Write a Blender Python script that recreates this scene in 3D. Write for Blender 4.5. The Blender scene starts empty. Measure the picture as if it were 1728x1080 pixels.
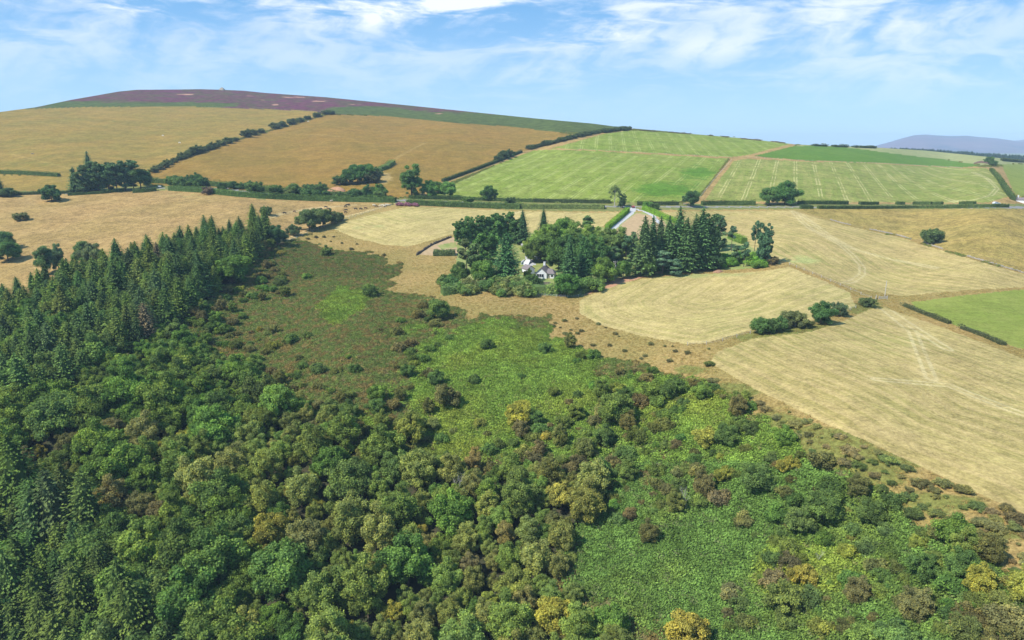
import bpy, math, random
import numpy as np
from mathutils import Vector
random.seed(7)
rng = np.random.default_rng(11)
sc = bpy.context.scene
C = sc.collection
R = math.radians

# ------------------------------------------------------------------ camera, sky, sun, exposure
F_PX = 1189.0                      # focal length in photo pixels (1728 wide)
PITCH = R(14.17)
CAMZ = 120.0
cam_d = bpy.data.cameras.new('camera'); cam = bpy.data.objects.new('camera', cam_d); C.objects.link(cam)
cam_d.sensor_width = 36; cam_d.lens = F_PX / 1728 * 36
cam_d.clip_start = 1; cam_d.clip_end = 40000
cam.location = (0, 0, CAMZ); cam.rotation_euler = (R(90) - PITCH, 0, 0)
sc.camera = cam
sc.view_settings.view_transform = 'Standard'; sc.view_settings.look = 'None'
sc.view_settings.gamma = 1; sc.view_settings.exposure = 0.50
SUN_AZ = R(-118)                    # direction towards the sun, from +Y clockwise
SUN_EL = R(49)
sd_ = bpy.data.lights.new('sun', 'SUN'); sun = bpy.data.objects.new('sun', sd_); C.objects.link(sun)
sd_.energy = 4.8; sd_.angle = R(0.53); sd_.color = (1, 0.96, 0.88)
to_sun = Vector((math.sin(SUN_AZ)*math.cos(SUN_EL), math.cos(SUN_AZ)*math.cos(SUN_EL), math.sin(SUN_EL)))
sun.rotation_euler = to_sun.to_track_quat('Z', 'Y').to_euler()
sc.cycles.volume_bounces = 0
sc.cycles.max_bounces = 5; sc.cycles.diffuse_bounces = 3; sc.cycles.glossy_bounces = 2; sc.cycles.transmission_bounces = 3

class NB:
    """tiny node builder"""
    def __init__(s, nt):
        s.nt = nt; s.nt.nodes.clear()
    def n(s, t, **kw):
        x = s.nt.nodes.new(t)
        for k, v in kw.items(): setattr(x, k, v)
        return x
    def put(s, sock, v):
        if isinstance(v, bpy.types.NodeSocket): s.nt.links.new(v, sock)
        elif isinstance(v, (tuple, list)):
            if len(v) == 3 and sock.type == 'RGBA': v = (*v, 1)
            sock.default_value = v
        else: sock.default_value = v
    def math(s, op, a, b=0.0, clamp=False):
        x = s.n('ShaderNodeMath', operation=op, use_clamp=clamp); s.put(x.inputs[0], a); s.put(x.inputs[1], b); return x.outputs[0]
    def mix(s, f, a, b, mode='MIX'):
        x = s.n('ShaderNodeMix', data_type='RGBA', blend_type=mode); x.clamp_factor = True
        s.put(x.inputs[0], f); s.put(x.inputs[6], a); s.put(x.inputs[7], b); return x.outputs[2]
    def step(s, v, lo, hi, a=0.0, b=1.0):
        x = s.n('ShaderNodeMapRange', interpolation_type='SMOOTHSTEP')
        s.put(x.inputs[0], v); x.inputs[1].default_value = lo; x.inputs[2].default_value = hi
        x.inputs[3].default_value = a; x.inputs[4].default_value = b; return x.outputs[0]
    def noise(s, vec, scale, detail=3.0, rough=0.55):
        x = s.n('ShaderNodeTexNoise'); s.put(x.inputs['Vector'], vec); x.inputs['Scale'].default_value = scale
        x.inputs['Detail'].default_value = detail; x.inputs['Roughness'].default_value = rough; return x.outputs[0]
    def vec(s, a, b, c):
        x = s.n('ShaderNodeCombineXYZ'); s.put(x.inputs[0], a); s.put(x.inputs[1], b); s.put(x.inputs[2], c); return x.outputs[0]
    def sep(s, v):
        x = s.n('ShaderNodeSeparateXYZ'); s.put(x.inputs[0], v); return x.outputs
    def attr(s, name, kind='GEOMETRY', out='Fac'):
        x = s.n('ShaderNodeAttribute', attribute_name=name, attribute_type=kind); return x.outputs[out]

# world: Nishita sky with thin high cloud
W = bpy.data.worlds.new('World'); sc.world = W; W.use_nodes = True
b = NB(W.node_tree)
sky = b.n('ShaderNodeTexSky', sky_type='NISHITA'); sky.sun_disc = False
sky.sun_elevation = SUN_EL; sky.sun_rotation = SUN_AZ; sky.altitude = 300
sky.air_density = 1.0; sky.dust_density = 0.35; sky.ozone_density = 1.0
geo = b.n('ShaderNodeTexCoord').outputs['Generated']
x_, y_, z_ = b.sep(geo)
z_ = b.math('MAXIMUM', z_, 0.004)      # nothing darkens below the horizon: the land there is hidden behind the ridge
b.nt.links.new(b.vec(x_, y_, z_), sky.inputs[0])
az = b.math('DIVIDE', x_, b.math('MAXIMUM', b.math('ABSOLUTE', y_), 0.05))      # horizontal position of the direction
el = z_
def blob(cu, cv, ru, rv):          # a soft patch of sky round one direction
    ca = (cu-864)/F_PX; ce = (240-cv)/F_PX
    dx = b.math('MULTIPLY', b.math('SUBTRACT', az, ca), F_PX/ru); dy = b.math('MULTIPLY', b.math('SUBTRACT', el, ce), F_PX/rv)
    d = b.math('ADD', b.math('MULTIPLY', dx, dx), b.math('MULTIPLY', dy, dy))
    return b.math('POWER', 2.718, b.math('MULTIPLY', d, -1.0))
cv_ = b.vec(b.math('MULTIPLY', az, 5.5), b.math('MULTIPLY', el, 26.0), 3.1)
warp = b.noise(cv_, 0.9, 2)
cv2 = b.vec(b.math('ADD', b.math('MULTIPLY', az, 7.0), warp), b.math('ADD', b.math('MULTIPLY', el, 22.0), b.math('MULTIPLY', warp, 2.2)), 7.7)
n1 = b.noise(cv2, 1.1, 9, 0.62)
n2 = b.noise(b.vec(b.math('MULTIPLY', az, 14.0), b.math('MULTIPLY', el, 55.0), 1.0), 1.3, 8, 0.6)
m = b.math('MULTIPLY', blob(120, 30, 230, 26), 0.9)
for a_, w_ in (((380, 20, 160, 22), .45), ((640, 45, 200, 30), 1.05), ((800, 32, 90, 20), .5), ((285, 62, 70, 12), .7), ((990, 75, 110, 24), .85), ((1010, 30, 260, 26), .5),
               ((930, 138, 60, 16), .35), ((1430, 70, 260, 40), .6), ((1350, 20, 260, 30), .4), ((1630, 15, 120, 16), .7), ((1180, 100, 90, 18), .3), ((100, 95, 260, 40), .28), ((700, 110, 500, 40), .2), ((1500,140,300,40),.22)):
    m = b.math('ADD', m, b.math('MULTIPLY', blob(*a_), w_))
nn = b.math('ADD', b.math('MULTIPLY', n1, 0.7), b.math('MULTIPLY', n2, 0.3))
dens = b.math('ADD', b.math('MULTIPLY', b.step(nn, 0.40, 0.62), m), b.math('MULTIPLY', b.step(n1, 0.42, 0.72), 0.20))
dens = b.math('MINIMUM', dens, 0.93)
dens = b.math('MULTIPLY', dens, b.step(el, 0.0, 0.08))
blue = b.mix(1.0, sky.outputs[0], (0.80, 1.05, 1.2), 'MULTIPLY')
hor = b.mix(b.step(el, -0.02, 0.22), (4.9, 7.6, 10.6), (1.6, 4.2, 8.0))
blue = b.mix(0.85, blue, hor)
col = b.mix(dens, blue, (9.4, 9.9, 10.7))
bg = b.n('ShaderNodeBackground'); b.put(bg.inputs[0], col); bg.inputs[1].default_value = 0.080
out = b.n('ShaderNodeOutputWorld'); b.nt.links.new(bg.outputs[0], out.inputs[0])

# ------------------------------------------------------------------ numeric helpers
cp, sp = math.cos(PITCH), math.sin(PITCH)
def rays(u, v):
    xc = (u-864.0)/F_PX; yc = -(v-540.0)/F_PX
    return xc, cp + yc*sp, -sp + yc*cp
def hash2(ix, iy, seed):
    h = (ix.astype(np.int64)*374761393 + iy.astype(np.int64)*668265263 + seed*1442695041) & 0xffffffff
    h = ((h ^ (h >> 13))*1274126177) & 0xffffffff
    return ((h ^ (h >> 16)) & 0xffffff)/float(0xffffff)
def vnoise(x, y, seed=0):
    ix = np.floor(x); iy = np.floor(y); fx = x-ix; fy = y-iy
    fx = fx*fx*(3-2*fx); fy = fy*fy*(3-2*fy)
    a = hash2(ix, iy, seed); b_ = hash2(ix+1, iy, seed); c = hash2(ix, iy+1, seed); d = hash2(ix+1, iy+1, seed)
    return (a*(1-fx)+b_*fx)*(1-fy) + (c*(1-fx)+d*fx)*fy
def fbm(x, y, seed=0, oct=4):
    s = 0; a = 0.5
    for k in range(oct):
        s = s + a*vnoise(x, y, seed+k*17); x = x*2.03+5.1; y = y*2.03+1.7; a *= 0.5
    return s/0.9375

# skyline of the land as seen from above the valley, and how far away each part of it is
SKY = np.array([(-700,262),(-400,235),(-200,214),(0,189),(60,181),(120,168.5),(200,154.5),(230,151.5),(300,151),(340,150.5),(375,151.5),(410,153),(450,157),(550,164),(700,179),(900,199.5),(1000,208.5),(1065,217),(1150,224.5),(1250,233),(1320,241),(1340,243.5),(1400,246),(1480,249),(1560,254),(1650,263),(1728,271),(2000,280),(2500,290)], float)
def sky_v(u): return np.interp(u, SKY[:,0], SKY[:,1])
CP = [ # u, v, distance forward (m)
 (-600,300,620),(-600,470,330),(-600,800,190),(-600,1400,105),(-300,250,780),
 (0,190,1050),(0,240,800),(0,300,600),(0,335,500),(0,400,400),(0,470,325),(0,560,268),(0,700,205),(0,880,162),(0,1080,135),(0,1400,100),
 (120,170,1250),(250,290,625),(250,330,510),(300,400,385),(300,500,290),(300,600,238),(300,800,170),(300,1080,125),(230,152,1450),(375,152,1500),(340,181,1180),(560,192,1080),(450,240,810),(550,164,1420),
 (450,330,500),(430,400,385),(400,500,300),(500,410,388),(600,600,222),(600,800,162),(550,1080,119),(864,1400,82),
 (700,179,1320),(760,207,1000),(700,330,505),(700,345,475),(700,410,380),(700,500,292),(860,560,236),(864,700,180),(864,800,155),(864,1080,113),
 (940,222,900),(1065,217,980),(760,305,575),(900,253,775),(900,340,490),(910,465,325),(900,520,268),(1100,400,388),
 (1240,265,740),(1178,336,500),(1330,243,920),(1150,350,462),(1200,460,318),(1200,600,194),(1200,800,139),(1200,1080,101),
 (1350,352,455),(1500,500,272),(1500,250,1080),(1600,262,1240),(1660,282,760),(1704,332,490),(1728,272,1350),(1728,350,450),(1728,480,285),(1728,600,190),(1728,868,104),(1450,748,127),(1728,1080,80),
 (1450,900,112),(1600,990,92),(1450,1080,90),(2300,300,900),(2300,400,380),(2300,600,190),(2300,868,108),(2300,1400,60),(1728,1400,60),(1300,700,150)]
CP = np.array(CP, float)
_, dy_, _ = rays(CP[:,0], CP[:,1])
W_ = dy_/CP[:,2]*300.0
Sx = 900.0
def tk(r2): return 0.5*r2*np.log(r2+1e-12)
P_ = CP[:, :2]/Sx; n_ = len(CP)
K = tk(((P_[:,None]-P_[None])**2).sum(-1)) + np.eye(n_)*2e-4
A = np.zeros((n_+3, n_+3)); A[:n_,:n_] = K; A[:n_,n_] = 1; A[:n_,n_+1:] = P_; A[n_,:n_] = 1; A[n_+1:,:n_] = P_.T
SOL = np.linalg.solve(A, np.concatenate([W_, np.zeros(3)]))
def world(u, v):
    """pixel of the land -> world point on the terrain (arrays)"""
    u = np.asarray(u, float); v = np.asarray(v, float); shp = u.shape
    uf = u.ravel()/Sx; vf = v.ravel()/Sx
    w = SOL[n_] + SOL[n_+1]*uf + SOL[n_+2]*vf
    for k in range(n_): w = w + SOL[k]*tk((uf-P_[k,0])**2 + (vf-P_[k,1])**2)
    zc = 300.0/np.maximum(w, 0.12); zc = zc.reshape(shp)
    dx, dy, dz = rays(u, v)
    return np.stack([dx*zc, dy*zc, CAMZ + dz*zc], -1)
def P(u, v): return Vector(world(np.array([u]), np.array([v]))[0].tolist())
def mpp(u, v):                       # metres per photo pixel at that spot
    p = P(u, v); return ((p.x**2+p.y**2+(p.z-CAMZ)**2)**.5)/math.hypot(F_PX, math.hypot(u-864, v-540))
def inpoly(u, v, poly):
    res = np.zeros(u.shape, bool); p = poly; j = len(p)-1
    for i in range(len(p)):
        (x1, y1), (x2, y2) = p[i], p[j]
        if y1 != y2:
            c = ((y1 > v) != (y2 > v)) & (u < (x2-x1)*(v-y1)/(y2-y1)+x1)
            res ^= c
        j = i
    return res
def dline(X, Y, pts):                # distance in metres to a world polyline
    d = np.full(X.shape, 1e9)
    for (x1, y1), (x2, y2) in zip(pts[:-1], pts[1:]):
        L = (x2-x1)**2+(y2-y1)**2+1e-9
        t = np.clip(((X-x1)*(x2-x1)+(Y-y1)*(y2-y1))/L, 0, 1)
        d = np.minimum(d, np.hypot(X-x1-t*(x2-x1), Y-y1-t*(y2-y1)))
    return d
def wline(px, sub=6):
    px = np.array(px, float); u = []; v = []
    for a, c in zip(px[:-1], px[1:]):
        for t in np.linspace(0, 1, sub, endpoint=False): u.append(a[0]+(c[0]-a[0])*t); v.append(a[1]+(c[1]-a[1])*t)
    u.append(px[-1][0]); v.append(px[-1][1])
    return world(np.array(u), np.array(v))
def gauss(u, v, L):
    s = 0
    for cu, cv, ru, rv, w in L: s = s + w*np.exp(-((u-cu)/ru)**2-((v-cv)/rv)**2)
    return s

def new_mesh(name, verts, faces, mats=(), smooth=False, midx=None):
    verts = np.asarray(verts, np.float32); me = bpy.data.meshes.new(name)
    if isinstance(faces, np.ndarray):
        k = faces.shape[1]
        me.vertices.add(len(verts)); me.vertices.foreach_set('co', verts.ravel())
        me.loops.add(faces.size); me.loops.foreach_set('vertex_index', faces.astype(np.int32).ravel())
        me.polygons.add(len(faces)); me.polygons.foreach_set('loop_start', np.arange(0, faces.size, k, dtype=np.int32))
        if midx is not None: me.polygons.foreach_set('material_index', np.asarray(midx, np.int32))
        me.update(calc_edges=True); me.validate()
    else:
        me.from_pydata(verts.tolist(), [], faces)
        if midx is not None: me.polygons.foreach_set('material_index', np.asarray(midx, np.int32))
    for m_ in mats: me.materials.append(m_)
    if smooth: me.polygons.foreach_set('use_smooth', np.ones(len(me.polygons), bool))
    me.update(); return me
def fattr(me, name, arr):
    a = me.attributes.new(name, 'FLOAT', 'POINT'); a.data.foreach_set('value', np.asarray(arr, np.float32).ravel())
def link(o, parent=None):
    C.objects.link(o)
    if parent is not None: o.parent = parent
    return o
def tag(o, label=None, cat=None, group=None, kind=None):
    if label: o['label'] = label
    if cat: o['category'] = cat
    if group: o['group'] = group
    if kind: o['kind'] = kind
    return o
def empty(name, loc, rz=0, label=None, cat=None, group=None):
    o = bpy.data.objects.new(name, None); C.objects.link(o); o.location = loc; o.rotation_euler = (0, 0, rz); o.empty_display_size = 0.3
    return tag(o, label, cat, group)

# ------------------------------------------------------------------ materials
def base_mat(name):
    m_ = bpy.data.materials.new(name); m_.use_nodes = True; return m_, NB(m_.node_tree)
def finish(b, col, rough=0.9, bump=None, bstr=0.4, bdist=0.3, spec=0.15, metal=0.0):
    p = b.n('ShaderNodeBsdfPrincipled'); b.put(p.inputs['Base Color'], col); b.put(p.inputs['Roughness'], rough)
    p.inputs['Specular IOR Level'].default_value = spec; p.inputs['Metallic'].default_value = metal
    if bump is not None:
        bn = b.n('ShaderNodeBump'); bn.inputs['Strength'].default_value = bstr; bn.inputs['Distance'].default_value = bdist
        b.put(bn.inputs['Height'], bump); b.nt.links.new(bn.outputs[0], p.inputs['Normal'])
    o = b.n('ShaderNodeOutputMaterial'); b.nt.links.new(p.outputs[0], o.inputs[0])
def field_mat(name, ca, cb, cc, streak=0.45, sf=1.0, rows=0.0, tram=0.0, tram_p=12.0, tram_c=(0.5,0.43,0.22), big=1.0, fine=0.35, trk=(0.55,0.46,0.26), wbc=None):
    m_, b = base_mat(name)
    pos = b.n('ShaderNodeNewGeometry').outputs['Position']; X, Y, Z = b.sep(pos)
    sdv = b.attr('sd'); tdv = b.attr('td')
    n_big = b.noise(pos, 0.018*big, 4, 0.6); col = b.mix(b.step(n_big, 0.35, 0.65), ca, cb)
    n_mid = b.noise(pos, 0.11*big, 4, 0.6); col = b.mix(b.math('MULTIPLY', b.step(n_mid, 0.42, 0.72), 0.55), col, cc)
    wob = b.math('MULTIPLY', b.noise(pos, 0.05, 2), 5.0)
    s1 = b.noise(b.vec(b.math('MULTIPLY', b.math('ADD', sdv, wob), 0.85*sf), b.math('MULTIPLY', X, 0.016), b.math('MULTIPLY', Y, 0.016)), 1.0, 5, 0.65)
    col = b.mix(b.math('MULTIPLY', b.step(s1, 0.44, 0.58), min(1, streak*1.35)), col, cc)
    s2 = b.noise(b.vec(b.math('MULTIPLY', sdv, 0.22*sf), b.math('MULTIPLY', X, 0.012), b.math('MULTIPLY', Y, 0.012)), 1.0, 3, 0.6)
    col = b.mix(b.math('MULTIPLY', b.step(s2, 0.45, 0.7), streak*0.8), col, ca)
    if rows > 0:
        rw = b.math('SINE', b.math('MULTIPLY', b.math('ADD', sdv, b.math('MULTIPLY', wob, 0.25)), 2*math.pi/5.2))
        col = b.mix(b.math('MULTIPLY', b.step(rw, -0.2, 0.9), rows), col, cc)
    if tram > 0:
        ph = b.math('ABSOLUTE', b.math('SUBTRACT', b.math('MODULO', b.math('ADD', b.math('ADD', sdv, 400*tram_p), b.math('MULTIPLY', wob, 0.25)), tram_p), tram_p/2))
        ln = b.math('ABSOLUTE', b.math('SUBTRACT', ph, 1.1)); g = b.step(ln, 0.2, 0.65, 1, 0)
        brk = b.step(b.noise(pos, 0.035, 3, 0.6), 0.36, 0.56)
        col = b.mix(b.math('MULTIPLY', b.math('MULTIPLY', g, brk), tram), col, tram_c)
    t1 = b.step(b.math('ABSOLUTE', b.math('SUBTRACT', tdv, 1.1)), 0.25, 0.8, 1, 0)
    t2 = b.step(tdv, 1.0, 4.0, 0.22, 0)
    tt = b.math('MULTIPLY', b.math('MAXIMUM', t1, t2), b.step(b.noise(pos, 0.12, 3), 0.3, 0.5, 0.45, 1.0))
    col = b.mix(b.math('MULTIPLY', tt, 0.36), col, trk)
    if wbc is not None: col = b.mix(b.step(b.math('ADD', b.attr('wb'), b.math('MULTIPLY', b.math('SUBTRACT', n_mid, 0.5), 0.9)), 0.35, 0.65), col, wbc)
    f1 = b.noise(pos, 1.3, 5, 0.75); f2 = b.noise(pos, 0.35, 4, 0.7)
    f3 = b.noise(pos, 0.07, 5, 0.72); k = b.math('ADD', b.step(f1, 0.25, 0.75, 1-fine*1.3, 1+fine*1.3), b.math('ADD', b.step(f2, 0.3, 0.7, -fine*0.6, fine*0.6), b.step(f3, 0.32, 0.68, -fine*0.5, fine*0.5)))
    col = b.mix(1.0, col, b.vec(k, k, k), 'MULTIPLY')
    finish(b, col, 0.95, f1, 0.5, 0.35, 0.05)
    return m_
def two_mat(name, c0, c1, c2, c3, wscale=0.12, nfine=1.2, amp=1.1, bump=0.6):
    """ground cover whose two kinds (attr wa) and third tint (attr wb) interlock along noisy edges"""
    m_, b = base_mat(name); pos = b.n('ShaderNodeNewGeometry').outputs['Position']
    nm = b.noise(pos, wscale, 6, 0.65); nb = b.noise(pos, 0.03, 3, 0.6); nf = b.noise(pos, nfine, 5, 0.75)
    wa = b.math('ADD', b.attr('wa'), b.math('MULTIPLY', b.math('SUBTRACT', nm, 0.5), amp))
    wb = b.math('ADD', b.attr('wb'), b.math('MULTIPLY', b.math('SUBTRACT', nm, 0.5), amp))
    col = b.mix(b.step(wa, 0.4, 0.6), b.mix(b.step(nb, 0.35, 0.65), c0, c3), c1)
    col = b.mix(b.step(wb, 0.45, 0.6), col, c2)
    k = b.step(nf, 0.25, 0.75, 0.5, 1.45); col = b.mix(1.0, col, b.vec(k, k, k), 'MULTIPLY')
    finish(b, col, 0.95, nf, bump, 0.6, 0.03); return m_
def plain_mat(name, c, c2=None, scale=2.0, rough=0.8, bump=0.2, spec=0.3, metal=0.0):
    m_, b = base_mat(name); pos = b.n('ShaderNodeNewGeometry').outputs['Position']
    n1 = b.noise(pos, scale, 5, 0.6)
    col = b.mix(b.step(n1, 0.3, 0.7), c, c2 or tuple(x*0.75 for x in c)); finish(b, col, rough, n1, bump, 0.05, spec, metal); return m_
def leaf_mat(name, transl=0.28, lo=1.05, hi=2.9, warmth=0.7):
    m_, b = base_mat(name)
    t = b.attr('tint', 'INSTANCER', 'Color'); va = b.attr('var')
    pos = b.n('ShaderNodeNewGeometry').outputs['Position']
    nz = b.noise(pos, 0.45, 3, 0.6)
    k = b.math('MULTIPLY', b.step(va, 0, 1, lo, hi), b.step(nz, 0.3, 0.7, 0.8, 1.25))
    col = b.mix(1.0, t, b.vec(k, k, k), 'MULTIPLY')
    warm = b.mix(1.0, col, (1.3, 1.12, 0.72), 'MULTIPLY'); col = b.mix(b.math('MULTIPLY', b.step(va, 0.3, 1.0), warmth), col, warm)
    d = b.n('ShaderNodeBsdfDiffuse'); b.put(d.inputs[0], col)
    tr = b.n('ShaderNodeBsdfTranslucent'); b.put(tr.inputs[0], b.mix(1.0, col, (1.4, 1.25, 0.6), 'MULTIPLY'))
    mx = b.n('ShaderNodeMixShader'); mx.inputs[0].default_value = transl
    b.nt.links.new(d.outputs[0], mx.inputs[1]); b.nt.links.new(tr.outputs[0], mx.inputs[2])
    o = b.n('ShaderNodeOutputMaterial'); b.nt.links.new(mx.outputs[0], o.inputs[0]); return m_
M_LEAF = leaf_mat('foliage'); M_NEEDLE = leaf_mat('needles', 0.08); M_FROND = leaf_mat('fronds', 0.22, 1.2, 2.3, 0.35)
M_BARK = plain_mat('bark', (0.16, 0.12, 0.085), (0.07, 0.055, 0.04), 3.0, 0.95, 0.5, 0.1)
M_PALEBARK = plain_mat('pale_bark', (0.5, 0.47, 0.42), (0.3, 0.27, 0.23), 3.0, 0.9, 0.4, 0.1)
MOWN = dict(ca=(0.301,0.238,0.083), cb=(0.237,0.213,0.065), cc=(0.420,0.313,0.133))
M_HAY = field_mat('mown_hay', **MOWN, streak=0.45, rows=0.38, fine=0.24, tram=0.0, wbc=(0.33,0.34,0.12))
M_HAY2 = field_mat('mown_hay_pale', (0.329,0.263,0.095), (0.266,0.234,0.076), (0.436,0.334,0.142), streak=0.5, rows=0.38, fine=0.24, sf=1.0, wbc=(0.282,0.283,0.100))
M_STRIPE = field_mat('striped_ley', (0.200,0.210,0.050), (0.256,0.242,0.071), (0.152,0.190,0.034), streak=0.5, sf=0.35, tram=0.55, tram_p=17.0, tram_c=(0.465,0.411,0.188))
M_GREEN1 = field_mat('green_ley', (0.130,0.185,0.020), (0.172,0.211,0.034), (0.227,0.245,0.060), streak=0.4, sf=0.8, tram=0.5, tram_p=15.0, tram_c=(0.378,0.396,0.144), wbc=(0.084,0.163,0.016))
M_GREEN2 = field_mat('bright_green_ley', (0.074,0.150,0.015), (0.091,0.163,0.018), (0.117,0.181,0.025), streak=0.3, sf=0.3, fine=0.15)
M_GREEN3 = field_mat('olive_green_ley', (0.157,0.198,0.032), (0.191,0.219,0.042), (0.226,0.237,0.055), streak=0.25, fine=0.2)
M_PALEG = field_mat('far_pale_pasture', (0.209,0.241,0.084), (0.252,0.258,0.101), (0.296,0.275,0.126), streak=0.4, fine=0.2)
M_PASTU = field_mat('olive_pasture', (0.241,0.160,0.037), (0.187,0.146,0.032), (0.277,0.182,0.050), streak=0.12, big=1.0, fine=0.3, trk=(0.321,0.221,0.072), wbc=(0.146,0.134,0.028))
M_GOLD = field_mat('golden_pasture', (0.224,0.131,0.028), (0.179,0.121,0.024), (0.263,0.163,0.040), streak=0.15, big=0.8, fine=0.28, trk=(0.351,0.250,0.097), wbc=(0.295,0.208,0.075))
M_TAN = field_mat('tan_pasture', (0.303,0.194,0.073), (0.257,0.176,0.060), (0.350,0.237,0.096), streak=0.12, big=1.0, fine=0.35, wbc=(0.243,0.233,0.076))
M_TAN2 = field_mat('dry_pasture', (0.274,0.198,0.055), (0.230,0.182,0.049), (0.340,0.242,0.085), streak=0.15, big=1.6, fine=0.4, wbc=(0.230,0.227,0.066))
M_ROUGH = two_mat('rough_grass', (0.331,0.228,0.084), (0.174,0.172,0.046), (0.087,0.103,0.029), (0.261,0.202,0.067), 0.16, 1.3, 1.1)
M_MOOR = two_mat('heather_moor', (0.118,0.038,0.061), (0.073,0.095,0.026), (0.336,0.190,0.132), (0.085,0.068,0.036), 0.012, 0.10, 1.7, 0.6)
M_SLOPE = two_mat('bracken_ground', (0.143,0.132,0.055), (0.110,0.176,0.044), (0.165,0.209,0.050), (0.176,0.143,0.066), 0.12, 1.2, 1.0)
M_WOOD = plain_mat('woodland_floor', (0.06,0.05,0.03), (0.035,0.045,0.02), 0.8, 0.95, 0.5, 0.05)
M_ROAD = plain_mat('asphalt_lane', (0.24,0.225,0.205), (0.19,0.18,0.17), 0.8, 0.9, 0.1)
M_DRIVE = plain_mat('pale_drive', (0.435,0.430,0.428), (0.348,0.344,0.344), 0.5, 0.9, 0.1)
M_SOIL = plain_mat('bare_soil', (0.435,0.241,0.143), (0.348,0.189,0.109), 0.7, 0.95, 0.4, 0.05)
M_PADD = plain_mat('trodden_paddock', (0.400,0.284,0.160), (0.331,0.232,0.126), 0.5, 0.95, 0.4, 0.05)
M_LAWN = plain_mat('garden_lawn', (0.17,0.22,0.06), (0.28,0.27,0.10), 0.3, 0.95, 0.3, 0.05)
M_FAR = field_mat('far_country', (0.139,0.172,0.059), (0.226,0.224,0.101), (0.070,0.095,0.034), streak=0.2, big=0.15, fine=0.1)
M_VERGE = plain_mat('green_verge', (0.113,0.146,0.038), (0.209,0.189,0.067), 0.4, 0.95, 0.5, 0.05)

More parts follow.
